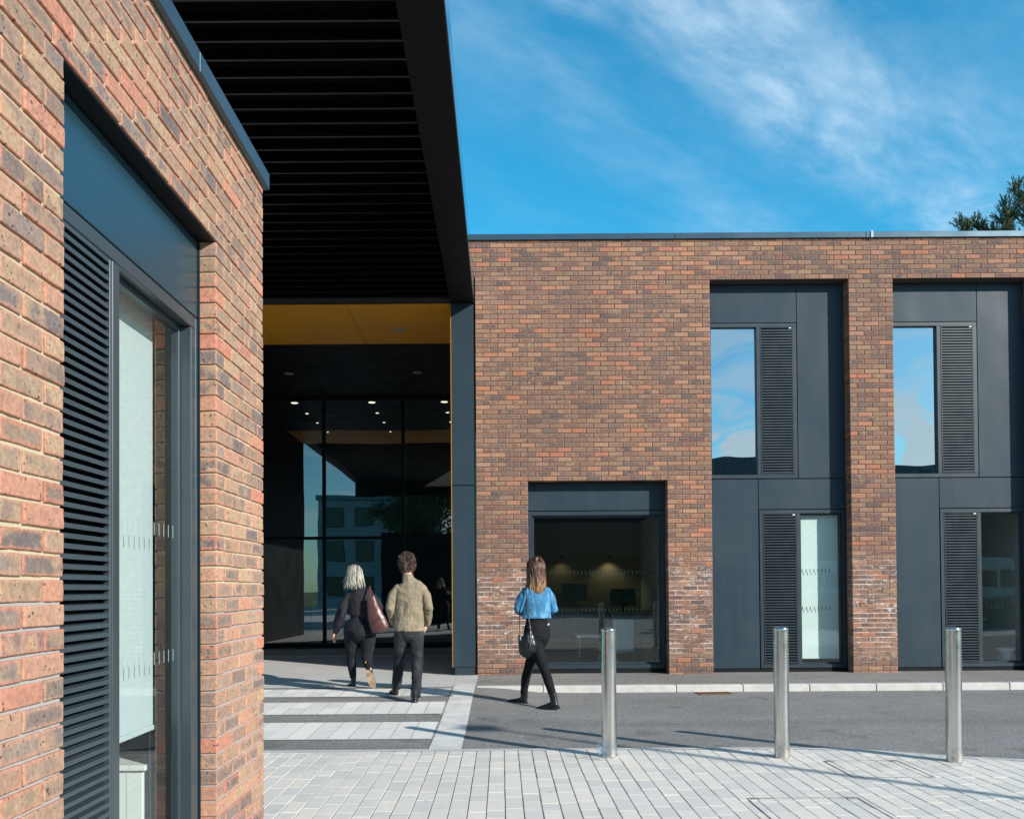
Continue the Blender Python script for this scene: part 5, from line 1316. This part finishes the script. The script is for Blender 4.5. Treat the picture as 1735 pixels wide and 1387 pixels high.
for l in (wl_, wr_): limb(mb, [(*l[0], 0.075), (*l[1], 0.048), (*l[2], 0.026)], X)
limb(mb, [(-0.080, 0.168, 0.10, 0.026), (-0.125, 0.25, 0.022, 0.020)], X); limb(mb, [(0.195, -0.12, 0.30, 0.026), (0.205, -0.095, 0.16, 0.020)], X)
wo = person((-2.0, 11.65, 0.07), 'woman with a bleached bob in a black jumper walking with one heel raised', mb)
eyes(wo, Cw, (-0.08, 1, 0), X, 0.95)
mb = MB()
limb(mb, [(0.056, 0, 0.985, 0.140, 0.100), (0.060, 0, 1.03, 0.178, 0.125), (0.055, 0, 1.13, 0.178, 0.125), (0.048, 0, 1.24, 0.178, 0.118), (0.045, 0, 1.31, 0.165, 0.098), (0.030, 0.0, 1.355, 0.110, 0.078), (0.008, 0.005, 1.395, 0.062, 0.060)], X, 26, cap=(0, 1))
s_, e_, w_ = [Vector(v) for v in wLa]
limb(mb, [(*(s_+Vector((0.028, 0, -0.004))), 0.048, 0.060), (*s_.lerp(e_, 0.5), 0.066, 0.068), (*e_, 0.068, 0.066), (*e_.lerp(w_, 0.45), 0.064, 0.062), (*e_.lerp(w_, 0.8), 0.046, 0.046), (*e_.lerp(w_, 0.98), 0.032, 0.034)], X, 18, cap=(1, 0))
s_, e_, w_ = [Vector(v) for v in wRa]
limb(mb, [(*(s_+Vector((-0.030, 0, 0))), 0.048, 0.060), (*s_.lerp(e_, 0.5), 0.060, 0.062), (*e_, 0.052, 0.054), (*e_.lerp(w_, 0.5), 0.050, 0.050), (*w_, 0.034, 0.034)], X, 18, cap=(1, 0))
blob('jumper', mb, M_KNIT, wo, 0.007, 4, 0.0060, (9, 9, 6), 1.0)
mb = MB()
limb(mb, [(0.052, 0, 1.02, 0.120, 0.090), (0.050, 0, 0.95, 0.145, 0.110), (0.045, -0.012, 0.86, 0.206, 0.148), (0.045, -0.020, 0.78, 0.222, 0.156)], X, 24)
limb(mb, [(-0.062, -0.010, 0.79, 0.120, 0.136), (-0.078, 0.035, 0.63, 0.094, 0.102), (-0.090, 0.075, 0.50, 0.072, 0.076), (-0.098, 0.10, 0.43, 0.060, 0.064), (-0.092, 0.115, 0.32, 0.060, 0.066), (-0.080, 0.162, 0.14, 0.044, 0.046)], X, 20, cap=(1, 0))
limb(mb, [(0.150, -0.010, 0.79, 0.120, 0.138), (0.148, 0.015, 0.63, 0.106, 0.108), (0.136, 0.03, 0.50, 0.084, 0.084), (0.134, 0.020, 0.43, 0.072, 0.070), (0.160, -0.05, 0.36, 0.065, 0.062), (0.192, -0.112, 0.285, 0.046, 0.046)], X, 20, cap=(1, 0))
blob('jeans', mb, M_BJEAN2, wo, 0.007, 3, 0.0038, (6, 6, 34), 5.0)
boot('boot', wo, (-0.055, 0.125, -0.018), (-0.55, 1, -0.02), (0, 0, 1), (0, 0.02, 1), 0.16, M_BLEATH, M_SOLET, 0.92, tab=True)
boot('boot', wo, (0.172, -0.160, 0.262), (0.30, 0.12, -0.95), (0.05, 1, 0.15), (-0.04, -0.10, 1.0), 0.15, M_BLEATH, M_SOLET, 1.02, tab=True)
strands('hair', wo, (-0.035, 0.040, 1.592), (0.100, 0.114, 0.114), (-0.1, 1, 0), M_HBOB, 560, 1.425, 12, 0.0050, flare=1.7, wave=0.0045)
# tote bag
tb = empty('tote_bag', (-2.0+0.30, 11.65-0.20, 0.07+1.0)); tag(tb, 'maroon leather tote hanging from the shoulder of the woman in the black jumper', 'bag')
mb = MB()
limb(mb, [(0.225, -0.205, 1.275, 0.050, 0.022), (0.250, -0.205, 1.16, 0.075, 0.040), (0.285, -0.205, 1.02, 0.105, 0.060), (0.322, -0.205, 0.92, 0.124, 0.066), (0.352, -0.205, 0.835, 0.126, 0.066), (0.362, -0.205, 0.80, 0.112, 0.058)], (1, 0, 0.30), 26, cap=(0, 0))
bg_ = blob('bag_body', mb, M_MAROON, None, 0.007, 2, 0.0030, (9, 9, 9), 2.0)
bg_.parent = tb; bg_.location = (-0.30, 0.20, -1.0)
q = strap(tb, 'handle', [(0.225, -0.215, 1.25), (0.215, -0.175, 1.33), (0.200, -0.110, 1.395), (0.185, -0.03, 1.412), (0.19, 0.06, 1.36), (0.225, 0.02, 1.25), (0.235, -0.15, 1.24)], 0.024, M_MAROON); q.location = (-0.30, 0.20, -1.0)
q = strap(tb, 'pocket_seam', [(0.235, -0.262, 0.915), (0.275, -0.272, 0.925), (0.315, -0.274, 0.945), (0.350, -0.270, 0.985)], 0.006, M_BLACK, 0.004); q.location = (-0.30, 0.20, -1.0)

# ---- woman in denim jacket
SR = Vector((0.94, 0.34, 0)); FR = Vector((-0.34, 0.94, 0))
mb = MB(); Cr = (-0.008, 0.035, 1.683)
head(mb, Cr, (-0.28, 1, 0), (1, 0.28, 0), 0.95)
limb(mb, [(0, 0, 1.44, 0.052, 0.05), (-0.004, 0.01, 1.53, 0.044, 0.046), (-0.008, 0.03, 1.61, 0.046, 0.05)], SR)
limb(mb, [(-0.004, 0, 0.93, 0.125, 0.085), (0.0, 0, 1.06, 0.11, 0.078), (0.002, 0, 1.25, 0.13, 0.085), (0, 0, 1.38, 0.135, 0.075), (0, 0, 1.44, 0.08, 0.055)], SR)
rLa = ((-0.145, -0.055, 1.415), (-0.225, -0.03, 1.185), (-0.175, 0.20, 1.13)); rRa = ((0.140, 0.055, 1.415), (0.205, 0.06, 1.175), (0.10, 0.26, 1.12))
for a, q in ((rLa, -1), (rRa, 1)): limb(mb, [(*(Vector(a[0])-SR*q*0.06-Vector((0, 0, 0.05))), 0.030), (*(Vector(a[0]).lerp(Vector(a[1]), 0.4)), 0.032), (*a[1], 0.030), (*a[2], 0.022)], SR)
fingers(mb, rLa[2], (0.3, 0.9, 0.1), (0, 0, 1), (1, 0, 0), 1.0, 0.9); fingers(mb, rRa[2], (-0.5, 0.8, 0.1), (0, 0, 1), (-1, 0, 0), 1.0, 0.9)
rl1 = [(-0.065, -0.03, 0.88), (0.072, -0.08, 0.50), (0.188, -0.165, 0.13)]; rl2 = [(0.060, 0.03, 0.88), (-0.095, 0.15, 0.50), (-0.155, 0.262, 0.11)]
for l in (rl1, rl2): limb(mb, [(*l[0], 0.062), (*l[1], 0.036), (*l[2], 0.024)], SR)
limb(mb, [(0.188, -0.165, 0.13, 0.026), (0.13, -0.148, 0.03, 0.018)], SR); limb(mb, [(-0.155, 0.262, 0.11, 0.026), (-0.22, 0.287, 0.035, 0.018)], SR)
wd = person((0.42, 10.15, 0.0), 'woman with long brown hair in a blue denim jacket and black leggings', mb)
eyes(wd, Cr, (-0.28, 1, 0), (1, 0.28, 0), 0.95)
mb = MB()
limb(mb, [(0.0, 0, 1.078, 0.182, 0.125), (0.0, 0, 1.12, 0.172, 0.118), (0.0, 0, 1.24, 0.166, 0.115), (0.0, 0, 1.34, 0.172, 0.108), (0.0, 0, 1.405, 0.162, 0.094), (0, 0.002, 1.455, 0.098, 0.074), (-0.002, 0.004, 1.485, 0.064, 0.062)], SR, 26, cap=(0, 1))
for a, q in ((rLa, -1), (rRa, 1)):
    s_, e_, w_ = [Vector(v) for v in a]
    limb(mb, [(*(s_-SR*q*0.022+Vector((0, 0, -0.008))), 0.047, 0.058), (*s_.lerp(e_, 0.4), 0.060, 0.062), (*e_, 0.054, 0.056), (*e_.lerp(w_, 0.5), 0.048, 0.050), (*w_, 0.036, 0.038)], SR, 20, cap=(1, 0))
dj = blob('denim_jacket', mb, M_DENIM, wd, 0.007, 3, 0.0048, (11, 11, 8), 7.0)
tree = BVHTree.FromObject(dj, bpy.context.evaluated_depsgraph_get())
def seam_ring(z, name, mat, rr=0.0028):
    pts = []
    for k in range(41):
        an = 2*math.pi*k/40; d = Vector((math.cos(an), math.sin(an), 0)); h = tree.ray_cast(Vector((0, 0, z))+d*0.9, -d)
        if h[0] and (h[0]-Vector((0, 0, z))).length < 0.20: pts.append(h[0]+d*0.0005)
        elif len(pts) > 3: break
    if len(pts) > 3: mb = MB(); mb.tube(pts, rr, 5, caps=False); o = mb.build(name, mat, None); o.parent = dj
seam_ring(1.105, 'hem_band', M_DENIM); seam_ring(1.345, 'yoke_seam', M_DENIM, 0.002)
mb = MB()
limb(mb, [(0.0, 0, 1.16, 0.132, 0.096), (0.0, 0, 1.06, 0.138, 0.100)], SR, 22); blob('top', mb, M_BTOP, wd, 0.008, 2, 0.002, (8, 8, 12), 1.0)
mb = MB()
limb(mb, [(0.0, 0, 1.10, 0.128, 0.094), (0.0, 0, 1.02, 0.138, 0.106), (0.0, -0.010, 0.94, 0.162, 0.128), (0.0, -0.015, 0.87, 0.166, 0.136)], SR, 24)
limb(mb, [(-0.062, -0.040, 0.86, 0.098, 0.118), (0.0, -0.055, 0.69, 0.082, 0.090), (0.060, -0.075, 0.53, 0.064, 0.066), (0.085, -0.088, 0.47, 0.057, 0.060), (0.128, -0.125, 0.33, 0.054, 0.056), (0.182, -0.160, 0.15, 0.042, 0.044)], SR, 20, cap=(1, 0))
limb(mb, [(0.060, 0.025, 0.86, 0.092, 0.110), (-0.010, 0.080, 0.69, 0.078, 0.086), (-0.082, 0.138, 0.53, 0.062, 0.064), (-0.100, 0.155, 0.47, 0.057, 0.059), (-0.135, 0.21, 0.33, 0.054, 0.056), (-0.158, 0.262, 0.14, 0.041, 0.043)], SR, 20, cap=(1, 0))
blob('leggings', mb, M_BLEG, wd, 0.007, 3, 0.0020, (8, 8, 36), 4.0)
boot('boot', wd, (0.250, -0.190, 0.020), (-0.88, 0.30, -0.16), (-0.1, 0, 1), (-0.15, 0.10, 1), 0.13, M_BLEATH, M_BLEATH, 1.0)
boot('boot', wd, (-0.110, 0.244, 0.002), (-0.92, 0.36, 0.0), (0, 0, 1), (0.05, -0.05, 1), 0.12, M_BLEATH, M_BLEATH, 1.0)
strands('hair', wd, (-0.008, 0.020, 1.700), (0.095, 0.108, 0.110), (-0.28, 1, 0), M_HLONG, 700, 1.405, 22, 0.0046, flare=0.12, wave=0.0055)
mb = MB(); rgh = random.Random(3)
for k in range(150):
    a0_ = rgh.uniform(0, 6.28); c0 = Vector((0.022, -0.088, 1.772)); r_ = rgh.uniform(0.012, 0.036); pts = []
    tl = rgh.uniform(-0.5, 0.5)
    for j in range(7): an = a0_+j*0.5; pts.append(c0+Vector((math.cos(an)*r_, -0.012*math.cos(an*2+tl)-r_*0.35+0.012, math.sin(an)*r_)))
    if k % 9 == 0: pts.append(pts[-1]+Vector((rgh.uniform(-.02, .03), rgh.uniform(-.02, .01), rgh.uniform(0.0, .03))))
    mb.tube(pts, [0.0042]*(len(pts)-1)+[0.001], 4, caps=False, rnd=(rgh.uniform(0.4, 1.0), 0.5))
hb = mb.build('hair_bun', M_HLONG, None, fixn=False); hb.parent = wd
wp = MB().cbox(-0.012, 0.012, -0.003, 0.003, -0.008, 0.008, 0.001).build('pocket_tag', M_WHITE, None); wp.parent = wd; wp.location = (0.135, -0.055, 1.005); wp.rotation_euler = (0, R(-35), R(40))
# shoulder bag
sb = empty('shoulder_bag', (0.42-0.12, 10.15-0.19, 0.82)); tag(sb, 'slouchy black leather bag hanging at the hip of the woman in the denim jacket', 'bag')
mb = MB(); yb_ = -0.195
limb(mb, [(-0.088, yb_, 0.968, 0.010, 0.010), (-0.095, yb_, 0.93, 0.030, 0.028), (-0.108, yb_, 0.86, 0.072, 0.045), (-0.115, yb_, 0.78, 0.108, 0.055), (-0.122, yb_, 0.72, 0.105, 0.055), (-0.150, yb_, 0.665, 0.060, 0.045)], (1, 0, 0.10), 24)
limb(mb, [(-0.215, yb_, 0.885, 0.012, 0.014), (-0.205, yb_, 0.80, 0.022, 0.035), (-0.200, yb_, 0.70, 0.024, 0.045), (-0.195, yb_, 0.675, 0.022, 0.04)], X, 16)
bb = blob('bag_body', mb, M_BLEATH, None, 0.006, 3, 0.0045, (26, 6, 5), 2.0); bb.parent = sb; bb.location = (0.12, 0.19, -0.82)
for nm, pts, w_, mt_ in (('strap', [(-0.088, -0.200, 0.985), (-0.102, -0.180, 1.08), (-0.112, -0.160, 1.20), (-0.122, -0.145, 1.32), (-0.132, -0.120, 1.42), (-0.128, -0.060, 1.475), (-0.12, 0.02, 1.45)], 0.014, M_BLEATH),
                         ('strap', [(-0.215, -0.195, 0.90), (-0.212, -0.17, 1.0), (-0.208, -0.12, 1.12), (-0.20, -0.04, 1.2)], 0.012, M_BLEATH),
                         ('ring', [(-0.088, -0.200, 0.962), (-0.087, -0.201, 0.99)], 0.016, M_GOLD), ('ring', [(-0.216, -0.196, 0.88), (-0.215, -0.195, 0.905)], 0.015, M_GOLD)):
    q = strap(sb, nm, pts, w_, mt_); q.location = (0.12, 0.19, -0.82)
